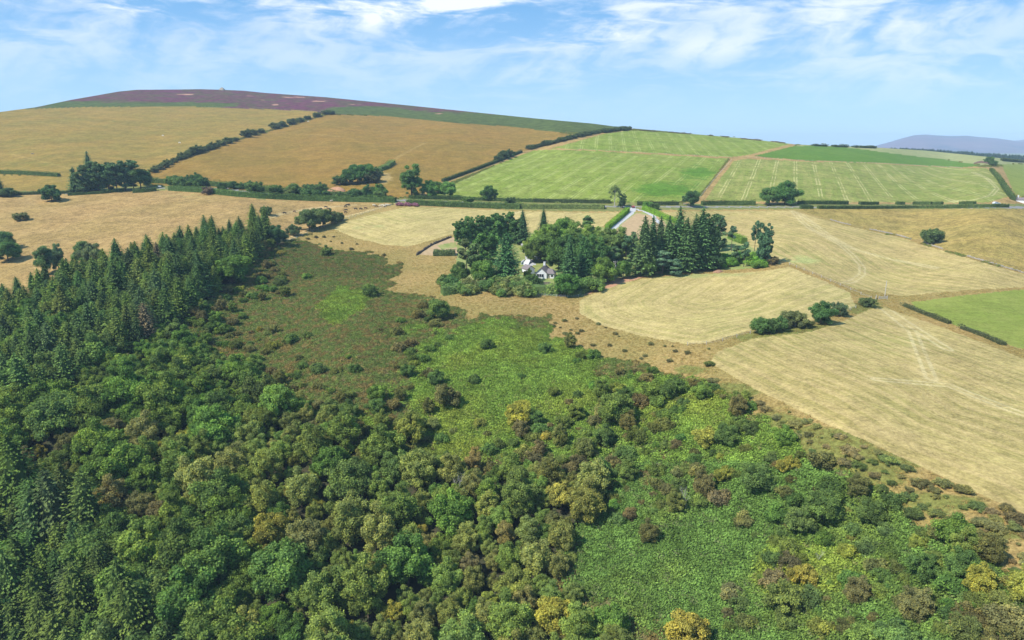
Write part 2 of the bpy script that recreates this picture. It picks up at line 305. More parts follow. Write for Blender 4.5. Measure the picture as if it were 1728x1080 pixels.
# ------------------------------------------------------------------ land: one heightfield, divided into its fields along the exact field edges
E_ = 700
ZONES = [ # name, material, label, polygon in photo pixels (painter's order), stripe guide
 ('pasture', M_PASTU, 'olive and tan pasture on the upper left hillside', [(-E_,200),(0,183),(40,184),(150,180.5),(330,180),(520,187),(560,192),(548,193),(480,213),(420,229),(370,246),(300,269),(252,289),(200,296),(100,296),(-E_,292)], [(0,250),(500,240)]),
 ('pasture', M_PASTU, 'small pale pasture strip below the left hillside hedge', [(-E_,295),(100,296),(200,296),(250,300),(240,315),(95,324),(-E_,328)], [(0,310),(200,310)]),
 ('pasture', M_GOLD, 'golden brown pasture in the middle of the hillside', [(558,193.5),(640,195.5),(760,207),(860,213.5),(940,223),(965,227),(925,244),(890,253),(850,268),(800,288),(745,306),(700,330),(660,336),(560,332),(430,324),(330,314),(255,312),(250,291),(300,271),(370,248),(420,231),(480,215),(548,195)], [(300,300),(700,250)]),
 ('rough_grass', M_TAN, 'dry tan margin along the hill hedge', [(965,227),(1000,222),(1065,217),(1070,219),(1019,226),(932,250),(900,256),(850,273),(760,308),(730,330),(700,332),(745,306),(800,288),(850,268),(890,253),(925,244)], [(750,310),(1060,220)]),
 ('green_field', M_GREEN1, 'upper green field below the skyline with pale tramlines', [(932,250),(1019,226),(1066,219.5),(1150,225),(1250,233.5),(1330,241.5),(1336,243),(1261,262),(1233,265),(1160,262),(1099,258),(1030,255),(975,252)], [(1150,222),(1190,262)]),
 ('rough_grass', M_TAN, 'tan margin between the two green hill fields', [(880,256),(932,250),(975,252),(1099,258),(1233,265),(1261,262),(1336,242),(1345,245),(1275,264),(1361,270),(1665,282),(1700,280),(1730,345),(1185,345),(1145,345),(1178,336),(1231,268),(1099,261)], [(1261,262),(1180,336)]),
 ('green_field', M_GREEN1, 'large green hill field with pale tramlines running uphill', [(900,254),(932,252.5),(1000,254.5),(1099,260.5),(1180,265),(1229,268),(1205,300),(1176,334),(1145,341),(1050,341),(900,341),(760,338),(725,332),(762,312),(840,277)], [(1229,268),(1176,334),(1150,365)]),
 ('hay_field', M_STRIPE, 'pale striped mown field with curving double wheel lines', [(1238,272),(1256,268),(1361,272.5),(1500,277),(1623,284),(1665,283.5),(1690,305),(1704,331),(1665,342),(1250,340),(1190,337.5),(1214,303)], [(1225,285),(1195,330),(1160,380)]),
 ('green_field', M_GREEN2, 'vivid green field on the low ridge', [(1272,263.5),(1341,246),(1400,247),(1440,250),(1527,261.5),(1600,270),(1659,279.5),(1623,282.5),(1500,276),(1361,271)], [(1270,264),(1620,283)]),
 ('green_field', M_PALEG, 'pale green pasture beyond the low ridge', [(1341,246),(1380,240),(1500,240),(1728,262),(2500,280),(2500,284),(1728,276),(1659,279),(1600,270),(1527,261.5),(1440,250),(1400,247)], [(1440,250),(1660,270)]),
 ('green_field', M_GREEN3, 'small green field at the right edge beyond the hedge', [(1690,277),(1728,277),(2500,286),(2500,335),(1728,333),(1712,327)], [(1700,300),(1800,300)]),
 ('verge', M_VERGE, 'weedy green verge and ditch along the lane', [(-E_,326),(95,322),(250,313),(330,313),(430,323),(560,330),(660,336),(700,332),(760,336),(900,340),(1145,343),(1190,344),(1350,344),(2500,344),(2500,354),(1345,353),(1150,354),(1060,358),(1000,357),(870,354),(760,350),(700,346),(668,344),(560,340),(440,337),(330,322),(250,323),(100,329),(-E_,336)], [(0,330),(700,340)]),
 ('lane', M_ROAD, 'narrow tarmac lane between hedges', None, None),
 ('pasture', M_TAN, 'dry tan cattle pasture above the spruce wood', [(-E_,334),(100,328),(250,321),(330,320.5),(440,336),(560,339),(668,343),(640,351),(560,373),(484,408),(440,430),(300,470),(0,560),(-E_,640)], [(0,400),(300,330)]),
 ('pasture', M_TAN2, 'dry rough pasture at the right beyond the low stone wall', [(1340,352.5),(2500,352.5),(2500,700),(1728,460),(1600,423),(1520,398),(1420,376),(1362,360)], [(1400,350),(1700,360)]),
 ('rough_grass', M_ROUGH, 'golden dry unmown grass round the fields and along the slope edge', [(484,409),(560,373),(640,351),(668,344),(700,346),(870,354),(1000,357),(1150,354),(1345,353),(1362,360),(1520,398),(1728,460),(2500,700),(2500,1400),(1900,1060),(1728,985),(1690,960),(1640,905),(1560,885),(1480,835),(1400,792),(1340,747),(1290,700),(1200,645),(1140,628),(1060,608),(1000,597),(930,572),(922,545),(932,528),(880,535),(830,541),(780,527),(745,505),(700,502),(655,485),(668,450),(640,432),(560,416),(520,415)], [(500,410),(700,420)]),
 ('hay_field', M_HAY2, 'pale mown field between the cattle pasture and the cottage trees', [(695,347.5),(762,351),(860,356),(1000,359),(1045,358),(1030,372),(1000,395),(900,400),(800,400),(760,396),(712,410),(688,416),(650,413),(600,402),(562,386),(590,372),(640,359)], [(560,386),(650,413),(690,416),(770,392),(900,360)]),
 ('hay_field', M_HAY, 'wide mown field behind the conifer belt crossed by wheel tracks', [(1090,358),(1338,355),(1358,361),(1420,379),(1520,401),(1600,426),(1728,463),(2500,705),(2500,600),(1740,484),(1640,489),(1530,499),(1490,495),(1440,486),(1340,446),(1290,430),(1100,430)], [(1330,360),(1728,470)]),
 ('hay_field', M_HAY2, 'rounded pale mown field in front of the cottage conifers', [(978,508),(978,528),(1010,547),(1076,566),(1155,580),(1194,578),(1272,556),(1371,541),(1444,517),(1434,494),(1395,476),(1331,450),(1292,457),(1240,461),(1174,462),(1086,470),(1052,477),(1012,489)], [(1012,489),(978,508),(978,528),(1010,547),(1076,566),(1155,580),(1194,578),(1272,556),(1371,541),(1444,517)]),
 ('hay_field', M_HAY, 'large straw coloured mown field at the lower right', [(1199,611),(1209,594),(1272,571),(1371,559),(1420,543),(1469,521),(1493,519),(1567,544),(1665,580),(1728,606),(2500,900),(2500,1260),(1900,945),(1728,866),(1616,816),(1469,748),(1371,704),(1272,655),(1223,627)], [(1199,611),(1371,704),(1616,816),(1900,945)]),
 ('green_field', M_GREEN3, 'short green field at the right between low hedge and mown fields', [(1537,510),(1640,497),(1728,488),(2500,620),(2500,870),(1728,590),(1690,577),(1606,547),(1545,520)], [(1530,500),(1728,480)]),
 ('garden', M_LAWN, 'garden ground under the cottage trees', [(742,498),(765,470),(772,430),(770,396),(900,392),(1030,382),(1064,358),(1110,358),(1160,380),(1250,405),(1305,440),(1290,452),(1174,458),(1086,466),(1010,482),(985,500),(940,497),(850,490)], [(700,400),(900,400)]),
 ('garden', M_PADD, 'light brown paddock between the drive hedges', [(1073,360),(1112,366),(1125,380),(1112,402),(1060,405),(1035,393),(1052,376)], None),
 ('bare_soil', M_SOIL, 'strip of bare reddish soil beside the rounded field', [(978,497),(998,483),(1030,472),(1060,467),(1092,466),(1050,478),(1015,490),(985,499)], None),
 ('garden', M_PADD, 'pale trodden yard beside the far garden wall', [(703,430),(728,412),(765,400),(772,404),(772,432),(735,432)], None),
 ('garden', M_LAWN, 'small green plot inside the garden wall', [(738,414),(770,408),(771,417),(745,421)], None),
 ('garden', M_DRIVE, 'pale gravel yard behind the cottage', [(880,408),(888,406),(893,422),(897,436),(905,446),(888,450),(886,430)], None),
]
LANE = [(2100,353),(1900,352),(1728,350.5),(1560,350),(1400,350.5),(1345,349.5),(1200,349),(1060,349),(900,346),(800,342.5),(700,339),(665,337.5),(560,334),(430,325),(380,318.5),(320,315.5),(285,316.5),(255,317.5),(220,320),(150,326),(100,326.5),(0,329),(-600,334)]
DRIVES = [[(1068,349),(1068,356),(1062,363),(1048,374),(1034,386),(1025,400),(1030,430),(1050,452)],[(1068,352),(1086,356),(1102,364),(1112,376)]]
TRACKS = [[(1338,356),(1352,372),(1368,386),(1395,400),(1420,414),(1440,432),(1455,450),(1455,463),(1440,474),(1425,478)],
          [(1345,357),(1400,398),(1440,420),(1500,437),(1580,452)],
          [(1333,447),(1370,462),(1400,476),(1440,494),(1480,510),(1530,545),(1600,590)],
          [(1490,520),(1540,560),(1572,640)], [(1480,640),(1600,650),(1728,700)],
          [(720,240),(680,260),(652,278),(640,290)], [(722,241),(640,236),(520,226),(470,222)],
          [(1640,290),(1665,300),(1683,318),(1672,330),(1640,338),(1600,340)], [(20,260),(120,285)], [(668,344),(640,356),(560,376)],
          [(480,406),(560,372),(660,346)],[(860,362),(880,356)],[(440,372),(470,362),(520,352),(600,346)]]
us = np.concatenate([np.linspace(-E_, -20, 60, endpoint=False), np.linspace(-20, 1748, 1080), np.linspace(1760, 2450, 60)])
ts = np.concatenate([np.linspace(0, 1, 590, endpoint=False), [1.0]])
U = np.repeat(us[None], 591+24, 0); V = np.zeros_like(U); s0 = sky_v(us)
for j in range(591): V[j] = s0 + (1090-s0)*ts[j]
for j in range(24): V[591+j] = 1090 + 310*((j+1)/24)
G = world(U, V)
NU = len(us); NV = U.shape[0]
# rows beyond the skyline, rolling off and running out to the horizon
far = []
Y0 = np.hypot(G[0,:,0], G[0,:,1])
for d in (15,40,80,150,260,420,650,1000,1500,2500,4500,8000,14000)[::-1]:
    k = (Y0+d)/Y0; e = d*d/(d+60.0)
    z = 8.0+(G[0,:,2]-8.0)*np.exp(-e/700.0) - 0*e
    far.append(np.stack([G[0,:,0]*k, G[0,:,1]*k, z], -1))
NF = len(far)
ALL = np.concatenate([np.stack(far), G], 0)
Uf = np.concatenate([np.repeat(us[None], NF, 0), U]); Vf = np.concatenate([np.repeat((s0-3)[None], NF, 0), V])
NR = ALL.shape[0]
# face zones
Uc = (Uf[:-1,:-1]+Uf[1:,1:])/2; Vc = (Vf[:-1,:-1]+Vf[1:,1:])/2
Xc = (ALL[:-1,:-1,0]+ALL[1:,1:,0])/2; Yc = (ALL[:-1,:-1,1]+ALL[1:,1:,1])/2
jit = (fbm(Xc*0.35, Yc*0.35, 5, 3)-0.5)
Uj = Uc + jit*2.5; Vj = Vc + (fbm(Xc*0.35+40, Yc*0.35, 9, 3)-0.5)*np.clip((Vc-200)/120, 0.3, 4)
wx = np.where((Vc > 395) & (Uc > 470), (fbm(Xc*0.11, Yc*0.11, 15, 4)-0.5)*60 + (fbm(Xc*0.8, Yc*0.8, 19, 2)-0.5)*14, 0); wy = wx*0 + np.where(wx != 0, (fbm(Xc*0.11+9, Yc*0.11, 25, 4)-0.5)*36, 0)
zone = np.full(Uc.shape, -1)      # -1 = slope
moorp = [(-E_,150),(2500,100),(2500,200),(1065,217.5),(1000,224),(940,223),(860,213.5),(760,207),(640,195.5),(560,192.5),(520,187),(330,180.3),(150,181),(40,185),(0,188),(-E_,262)]
zone[inpoly(Uj, Vj, moorp)] = -2
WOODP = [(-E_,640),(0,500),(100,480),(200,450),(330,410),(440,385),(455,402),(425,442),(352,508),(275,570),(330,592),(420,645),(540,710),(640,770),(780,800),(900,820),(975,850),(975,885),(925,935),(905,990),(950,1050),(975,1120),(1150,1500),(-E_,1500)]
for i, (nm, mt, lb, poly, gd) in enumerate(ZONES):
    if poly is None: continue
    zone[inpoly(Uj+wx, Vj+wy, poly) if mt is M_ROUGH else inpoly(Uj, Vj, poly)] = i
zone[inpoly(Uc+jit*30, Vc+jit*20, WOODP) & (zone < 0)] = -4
LW = wline(LANE); LWp = [tuple(p[:2]) for p in LW]
near = (Vc > 300) & (Vc < 365)
dl = np.full(Uc.shape, 1e9); dl[near] = dline(Xc[near], Yc[near], LWp)
zone[(dl < 1.8)] = 12
DW = [[tuple(p[:2]) for p in wline(d)] for d in DRIVES]
near = (Uc > 1000) & (Uc < 1140) & (Vc > 340) & (Vc < 470)
for qi, q in enumerate(DW):
    dd = np.full(Uc.shape, 1e9); dd[near] = dline(Xc[near], Yc[near], q)
    zone[dd < (1.6 if qi == 0 else 1.1)] = 100
zone[:NF] = -3
hidden_far = (zone == -2) & (np.arange(NR-1)[:,None] < NF)
# vertex attributes
X = ALL[...,0]; Y = ALL[...,1]
td = np.full(X.shape, 30.0)
for tr in TRACKS:
    w = wline(tr, 8); q = [tuple(p[:2]) for p in w]
    a = np.array(tr); msk = (Uf > a[:,0].min()-40) & (Uf < a[:,0].max()+40) & (Vf > a[:,1].min()-20) & (Vf < a[:,1].max()+30)
    td[msk] = np.minimum(td[msk], dline(X[msk], Y[msk], q))
# how the slope is covered: wa = bracken instead of heather, wb = yellow-green light patches
BRK = [(575,515,52,38,1.6),(660,485,30,20,.6),(700,560,60,40,.5),(760,620,110,70,.75),(850,680,110,80,1.3),(880,590,120,70,1.0),(960,610,60,40,.8),(420,680,60,30,1.2),(330,700,60,35,1.0),(230,640,60,25,.9),(600,700,60,40,.6),
       (1170,700,80,50,1.0),(1200,900,160,120,1.3),(1090,940,110,70,1.1),(1450,930,120,90,1.2),(1300,800,80,60,.9),(1600,1000,120,80,1.0),(1000,720,80,60,.5),(800,760,60,30,.9),(1280,1050,160,70,.9),(1080,660,60,30,.6),(480,560,40,40,.25),(640,620,30,60,.4)]
BROWN = [(500,560,120,110,.45),(655,540,45,60,.6),(690,470,60,40,.5),(480,470,110,50,.7),(560,440,100,25,.7),(590,600,90,60,.5),(730,550,70,45,.5),(900,548,50,18,1.2),(800,600,50,20,.45),(1000,620,90,20,.3),(1330,1040,60,40,.4)]
def cover(u, v, x, y):
    u = u+(fbm(x*0.05, y*0.05, 41, 3)-.5)*90; v = v+(fbm(x*0.05, y*0.05, 43, 3)-.5)*60
    wa = 0.08 + gauss(u, v, BRK) - gauss(u, v, BROWN)
    wa = wa + (fbm(x*0.03, y*0.03, 31, 4)-0.5)*0.9 + (fbm(x*0.2, y*0.2, 37, 3)-0.5)*0.7
    wb = gauss(u, v, [(1420,950,110,60,.2),(1180,690,60,30,.4),(420,480,50,40,.2),(1300,960,60,60,.2)])
    return wa, wb
wa = np.zeros(X.shape); wb = np.zeros(X.shape)
m_ = Vf > 380; a_, b_ = cover(Uf[m_], Vf[m_], X[m_], Y[m_]); wa[m_] = np.clip(a_, -1, 2); wb[m_] = b_
m_ = Vf < 232
wa[m_] = gauss(Uf[m_], Vf[m_], [(60,190,130,6,1.0),(200,180,170,8.5,1.1),(330,178,60,5,.8),(700,196,150,9,1.1),(620,184,60,6,1.0),(850,211,160,10,1.1),(980,214,130,9,1.3),(1060,222,60,10,1.4),(900,200,120,5,.4)])
wb[m_] = gauss(Uf[m_], Vf[m_], [(315,159.5,22,1.2,.9),(425,162,38,1.2,.75),(445,169,28,1.1,.75),(465,176.5,9,1.5,1.0),(535,171,22,1.3,1.0),(600,176,30,1,.7),(740,192,20,1.6,.9),(500,164,30,1.0,.8),(700,186,40,1.0,.5),(398,155,25,.8,.7)])
sl = (Vf > 400) & (Uf > 560)
ROUGHG = [(1300,715,60,22,.9),(1380,760,80,22,.9),(1450,800,80,22,.8),(1560,850,110,22,.7),(1240,660,50,16,.8),(1500,775,90,16,.6),(1650,900,80,20,.6),(1170,625,50,10,.5),(1100,600,80,8,.3),(1380,560,80,14,1.0),(1290,570,60,10,.7),(1460,520,40,12,.8),(1400,735,100,16,.5)]
DARKS = [(1330,735,30,14,.5),(1265,690,26,10,.5),(1430,790,26,12,.45)]
sd = np.zeros(X.shape)
zi = {i: z for i, z in enumerate(ZONES)}
def submesh(zid, name, mat, label, kind='structure'):
    fm = np.argwhere(zone == zid)
    if len(fm) == 0: return None
    j, i = fm[:,0], fm[:,1]
    q = np.stack([j*NU+i, j*NU+i+1, (j+1)*NU+i+1, (j+1)*NU+i], -1)[:, ::-1]
    ids, inv = np.unique(q.ravel(), return_inverse=True)
    vv = ALL.reshape(-1,3)[ids]; me = new_mesh(name, vv, inv.reshape(-1,4), [mat], True)
    uu = Uf.ravel()[ids]; vvv = Vf.ravel()[ids]
    s = np.zeros(len(ids))
    if zid in zi and zi[zid][4]:
        s = dline(vv[:,0], vv[:,1], extend(zi[zid][4]))
    A_ = wa.ravel()[ids]; B_ = wb.ravel()[ids]
    if name == 'rough_grass':
        A_ = .12+gauss(uu, vvv, ROUGHG); B_ = gauss(uu, vvv, DARKS)
    elif name == 'hay_field': B_ = gauss(uu, vvv, [(620,385,60,12,.5),(1100,462,90,8,.6),(1350,440,60,12,.5),(1200,462,120,9,.5),(1450,515,40,12,.5),(1400,420,60,20,.2)])
    elif name == 'green_field': B_ = gauss(uu, vvv, [(1120,320,70,18,.75),(1180,290,40,15,.7),(1040,270,60,10,.3),(1130,235,80,8,.3)])
    elif name == 'pasture': B_ = gauss(uu, vvv, [(120,200,70,5,.4),(200,205,60,5,.4),(60,225,100,10,.45),(130,240,90,8,.35),(60,275,120,10,.45),(0,290,80,10,.4),(200,285,80,8,.3),(330,330,90,8,.45),(500,340,80,6,.4),(60,340,60,8,.3),(650,300,20,16,.7),(1500,385,80,12,.3)])
    fattr(me, 'sd', s); fattr(me, 'td', td.ravel()[ids]); fattr(me, 'wa', A_); fattr(me, 'wb', B_)
    o = link(bpy.data.objects.new(name, me)); return tag(o, label, None, None, kind)
def extend(px):
    w = wline(px, 10); q = [tuple(p[:2]) for p in w]
    def ex(a, c): L = math.hypot(c[0]-a[0], c[1]-a[1])+1e-6; return (c[0]+(c[0]-a[0])/L*400, c[1]+(c[1]-a[1])/L*400)
    return [ex(q[1], q[0])]+q+[ex(q[-2], q[-1])]
for i, (nm, mt, lb, poly, gd) in enumerate(ZONES): submesh(i, nm, mt, lb)
submesh(100, 'driveway', M_DRIVE, 'pale drive curving up to the lane')
submesh(-1, 'hillside', M_SLOPE, 'steep slope of bracken and heather below the fields')
submesh(-2, 'moor', M_MOOR, 'purple heather moor on the hilltop')
submesh(-3, 'ground', M_FAR, 'land beyond the skyline')
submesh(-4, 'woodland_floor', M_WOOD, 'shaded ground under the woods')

# distant hills
def far_hill(name, label, u0, u1, dist, tops, depth, base=-8.0, n=160, m=50):
    uu = np.linspace(u0, u1, n); tt = np.linspace(-1, 1, m)
    h = np.interp(uu, [t[0] for t in tops], [(239.8-t[1])/F_PX*dist*cp*cp*1.04 + CAMZ for t in tops])
    UU, TT = np.meshgrid(uu, tt); k = np.maximum(1-TT**2, 0)**0.8
    d = dist + TT*depth
    Xx = (UU-864)/F_PX*d*cp; Yy = d
    rel = fbm(Xx*0.0012, Yy*0.0012, 3, 5)-0.5
    Z = base + (h[None]-base)*k*(1+rel*0.35*(1-k)) 
    vv = np.stack([Xx, Yy, Z], -1).reshape(-1,3)
    j, i = np.meshgrid(np.arange(m-1), np.arange(n-1), indexing='ij')
    q = np.stack([j*n+i, j*n+i+1, (j+1)*n+i+1, (j+1)*n+i], -1).reshape(-1,4)
    me = new_mesh(name, vv, q, [M_FARHILL], True)
    return tag(link(bpy.data.objects.new(name, me)), label, None, None, 'structure')
mh, b = base_mat('far_hill'); pos = b.n('ShaderNodeNewGeometry').outputs['Position']
n1 = b.noise(pos, 0.0016, 6, 0.62); n2 = b.noise(pos, 0.006, 4, 0.6)
colr = b.mix(b.step(n1, 0.40, 0.6), (0.035,0.04,0.075), (0.11,0.065,0.10)); colr = b.mix(b.math('MULTIPLY', b.step(n2, 0.5, 0.7), 0.5), colr, (0.17,0.13,0.13))  # heather tones pushed towards blue: part of the distance haze is painted in
finish(b, colr, 0.95, n2, 0.5, 20, 0.0); M_FARHILL = mh
far_hill('hill', 'blue heather hill in the far distance', 1430, 1960, 9500, [(1430,262),(1478,246),(1500,240),(1520,234),(1542,228.5),(1560,227.5),(1580,229),(1600,230),(1630,229.5),(1650,231.5),(1680,233.5),(1700,236),(1720,239),(1760,240),(1850,244),(1960,262)], 2200)
far_hill('hill', 'second far hill at the right edge', 1660, 2400, 11500, [(1660,252),(1700,239),(1728,235.5),(1800,233),(1900,232),(2100,234),(2400,255)], 1800)

# ------------------------------------------------------------------ plant prototypes
def leaves(cen, nrm, size, aspect=1.0, up=None):
    """rhombic leaf sprays; cen, nrm (n,3), size (n,)"""
    n = len(cen); nrm = nrm/(np.linalg.norm(nrm, axis=1, keepdims=True)+1e-9)
    t = rng.normal(size=(n,3)) if up is None else up
    t = t - (t*nrm).sum(1, keepdims=True)*nrm; t /= (np.linalg.norm(t, axis=1, keepdims=True)+1e-9)
    s = np.cross(nrm, t); a = size[:,None]*0.5; w = a/aspect
    bend = nrm*a*0.25
    v = np.stack([cen-t*a-bend, cen+s*w, cen+t*a-bend, cen-s*w], 1)
    return v.reshape(-1,3), np.arange(n*4).reshape(n,4)
def tube(pts, rad, sides=6):
    pts = [Vector(p) for p in pts]; vs = []; fs = []
    for k, p in enumerate(pts):
        d = (pts[min(k+1, len(pts)-1)]-pts[max(k-1, 0)]).normalized()
        a = d.orthogonal().normalized(); c = d.cross(a)
        for q in range(sides):
            an = 2*math.pi*q/sides; vs.append(tuple(p+(a*math.cos(an)+c*math.sin(an))*rad[k]))
    for k in range(len(pts)-1):
        for q in range(sides): fs.append((k*sides+q, k*sides+(q+1)%sides, (k+1)*sides+(q+1)%sides, (k+1)*sides+q))
    return np.array(vs), np.array(fs)
def ico(sub=1):
    import bmesh
    bm = bmesh.new(); bmesh.ops.create_icosphere(bm, subdivisions=sub, radius=1)
    v = np.array([x.co[:] for x in bm.verts]); f = np.array([[q.index for q in x.verts] for x in bm.faces]); bm.free(); return v, f
ICO_V, ICO_F = ico(2)
def merge(parts):
    vs = []; fs = []; ms = []; vr = []; o = 0
    for v, f, m, var in parts:
        f = np.asarray(f)
        if f.shape[1] == 3: f = np.concatenate([f, f[:, 2:3]], 1)
        vs.append(v); fs.append(f+o); ms.append(np.full(len(f), m)); vr.append(np.full(len(v), var) if np.isscalar(var) else np.repeat(var, len(v)//len(var))); o += len(v)
    return np.concatenate(vs), np.concatenate(fs), np.concatenate(ms), np.concatenate(vr)
def plant_mesh(name, parts, mats):
    v, f, m, var = merge(parts)
    fl = [tuple(q[:3]) if q[2] == q[3] else tuple(q) for q in f.tolist()]
    me = new_mesh(name, v, fl, mats, False, m)
    fattr(me, 'var', var); return me
def trunk_parts(H, r0, cz, nl=5, spread=2.0, mi=1, lean=0.3, top=0.8):
    ps = []
    dx, dy = rng.normal(size=2)*lean
    v, f = tube([(0,0,-1.5),(0,0,0.3),(dx*.3,dy*.3,H*0.3),(dx*.7,dy*.7,H*0.55),(dx,dy,H*top)], [r0*1.35,r0,r0*.8,r0*.5,r0*.12]); ps.append((v,f,mi,0.5))
    for k in range(nl):
        a = 2*math.pi*(k+rng.random()*.6)/nl; z0 = H*(0.25+0.3*rng.random())
        v, f = tube([(dx*.5,dy*.5,z0),(math.cos(a)*spread*.5,math.sin(a)*spread*.5,z0+(cz-z0)*.5),(math.cos(a)*spread,math.sin(a)*spread,cz+H*.1)], [r0*.45,r0*.28,r0*.07], 5); ps.append((v,f,mi,0.5))
    return ps
def sphere_dirs(n, zmin=-0.5):
    d = rng.normal(size=(n*3,3)); d /= np.linalg.norm(d, axis=1, keepdims=True); return d[d[:,2] > zmin][:n]
def broadleaf(name, H=9., Rr=4., nlobe=26, nleaf=5200, leaf=0.36, zr=0.46, cz=0.53, lob=(0.16,0.36), droop=0.0, trunk=True, mat=None, split=False, zmin=-0.85, r0=None, mats2=None, core=0.68):
    c0 = np.array([0,0,H*cz]); rad = np.array([Rr,Rr,H*zr])
    g = (1+5**.5)/2; k = np.arange(nlobe); zz = 1-(1-zmin)*(k+.5)/nlobe; th = 2*math.pi*k/g
    d = np.stack([np.sqrt(1-zz**2)*np.cos(th), np.sqrt(1-zz**2)*np.sin(th), zz], -1) + rng.normal(size=(nlobe,3))*0.16
    lr = Rr*(lob[0]+(lob[1]-lob[0])*rng.random(nlobe))
    lc = c0 + d*rad*(0.55+0.38*rng.random((nlobe,1)))
    lc = np.concatenate([lc, c0[None]]); lr = np.concatenate([lr, [Rr*0.6]])
    lvar = rng.random(nlobe+1)
    pr = lr**2; pr[-1] *= 0.2; pr /= pr.sum(); li = rng.choice(nlobe+1, nleaf*2, p=pr)
    dd = rng.normal(size=(nleaf*2,3)); dd /= np.linalg.norm(dd, axis=1, keepdims=True)
    sc_ = np.array([1,1,0.85]); pos_ = lc[li] + dd*sc_*lr[li][:,None]*(0.72+0.45*rng.random((nleaf*2,1)))
    keep = np.ones(len(pos_), bool)
    for q in range(nlobe+1):
        ins = (((pos_-lc[q])/sc_)**2).sum(1) < (lr[q]*0.66)**2; keep &= ~(ins & (li != q))
    keep &= ~((pos_[:,2] < c0[2]-rad[2]*0.9))
    pos_ = pos_[keep][:nleaf]; dd = dd[keep][:nleaf]; li = li[keep][:nleaf]
    nr = dd*0.75 + rng.normal(size=dd.shape)*0.6 + np.array([0,0,0.25]); nr[:,2] -= 0
    if droop: pos_[:,2] -= droop*rng.random(len(pos_))
    v, f = leaves(pos_, nr, leaf*(0.65+0.7*rng.random(len(pos_))), 1.25)
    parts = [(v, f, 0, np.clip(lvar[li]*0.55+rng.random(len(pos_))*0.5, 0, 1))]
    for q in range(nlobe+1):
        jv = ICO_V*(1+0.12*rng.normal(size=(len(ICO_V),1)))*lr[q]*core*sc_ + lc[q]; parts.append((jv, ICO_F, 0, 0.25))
    tp = trunk_parts(H, r0 or H*0.026, H*cz, 5, Rr*0.55) if trunk else []
    if split:
        return plant_mesh(name+'_crown', parts, [mat or M_LEAF]), plant_mesh(name+'_trunk', [(a,b_,0,c) for a,b_,m,c in tp], [M_BARK])
    return plant_mesh(name, parts+tp, [mat or M_LEAF, M_BARK])
def spruce(name, H=18., Rr=4.2, nw=30, nb=12, nq=13, droop=0.28, zlow=0.03, split=False, pw=0.8, gap=0.0):
    cen = []; nrm = []; up = []; siz = []; var = []
    for w in range(nw):
        t = (w+0.4*rng.random())/nw; z = H*(zlow+(1-zlow)*t*0.985); L0 = Rr*(1-t)**pw*(1.0 if t > 0.12 else 0.8+1.6*t)+0.22
        a0 = rng.random()*6.28; n_b = max(5, int(nb*(1-0.5*t)))
        for k in range(n_b):
            if rng.random() < gap: continue
            a = a0+6.283*k/n_b+rng.normal()*0.2; L = L0*(0.62+0.55*rng.random()); dr = droop*(0.5+0.9*rng.random()); bv = rng.random()
            q = max(4, int(nq*(1-0.5*t)))
            for s in range(q):
                r = (0.2+0.8*(s+rng.random())/q)
                side = (rng.random()-.5)*0.75*L*(1.05-r*0.75)
                x = math.cos(a)*L*r-math.sin(a)*side; y = math.sin(a)*L*r+math.cos(a)*side
                zz = z + (1-t)*0.5 - dr*L*r + 0.2*L*r*r - abs(side)*0.3 + rng.normal()*0.08
                cen.append((x,y,zz)); nrm.append((math.cos(a)*.35+rng.normal()*.35, math.sin(a)*.35+rng.normal()*.35, 0.9))
                up.append((math.cos(a)-math.sin(a)*(side*0.7), math.sin(a)+math.cos(a)*(side*0.7), -0.15)); siz.append((0.6+0.55*rng.random())*(0.55+0.6*(1-t))*(Rr/4.2)**.5*0.82)
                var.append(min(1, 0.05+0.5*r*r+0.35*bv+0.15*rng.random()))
    for k in range(6): cen.append((0,0,H*(0.985-.012*k))); nrm.append((math.cos(k*1.1),math.sin(k*1.1),.1)); up.append((math.sin(k*1.1)*.4,-math.cos(k*1.1)*.4,.9)); siz.append(.9); var.append(.5)
    v, f = leaves(np.array(cen), np.array(nrm), np.array(siz), 1.7, np.array(up))
    parts = [(v, f, 0, np.array(var))]
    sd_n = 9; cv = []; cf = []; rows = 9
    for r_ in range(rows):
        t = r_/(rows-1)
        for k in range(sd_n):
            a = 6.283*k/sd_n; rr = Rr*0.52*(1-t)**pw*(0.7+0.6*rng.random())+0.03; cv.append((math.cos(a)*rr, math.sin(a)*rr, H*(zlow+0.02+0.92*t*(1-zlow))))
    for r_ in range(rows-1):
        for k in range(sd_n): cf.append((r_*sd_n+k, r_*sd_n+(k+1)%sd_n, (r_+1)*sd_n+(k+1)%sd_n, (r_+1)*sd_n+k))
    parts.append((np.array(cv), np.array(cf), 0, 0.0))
    tv, tf = tube([(0,0,-1.5),(0,0,H*.5),(0,0,H*.98)], [H*.016,H*.009,0.02])
    if split: return plant_mesh(name+'_crown', parts, [M_NEEDLE]), plant_mesh(name+'_trunk', [(tv,tf,0,.5)], [M_BARK])
    return plant_mesh(name, parts+[(tv,tf,1,.5)], [M_NEEDLE, M_BARK])
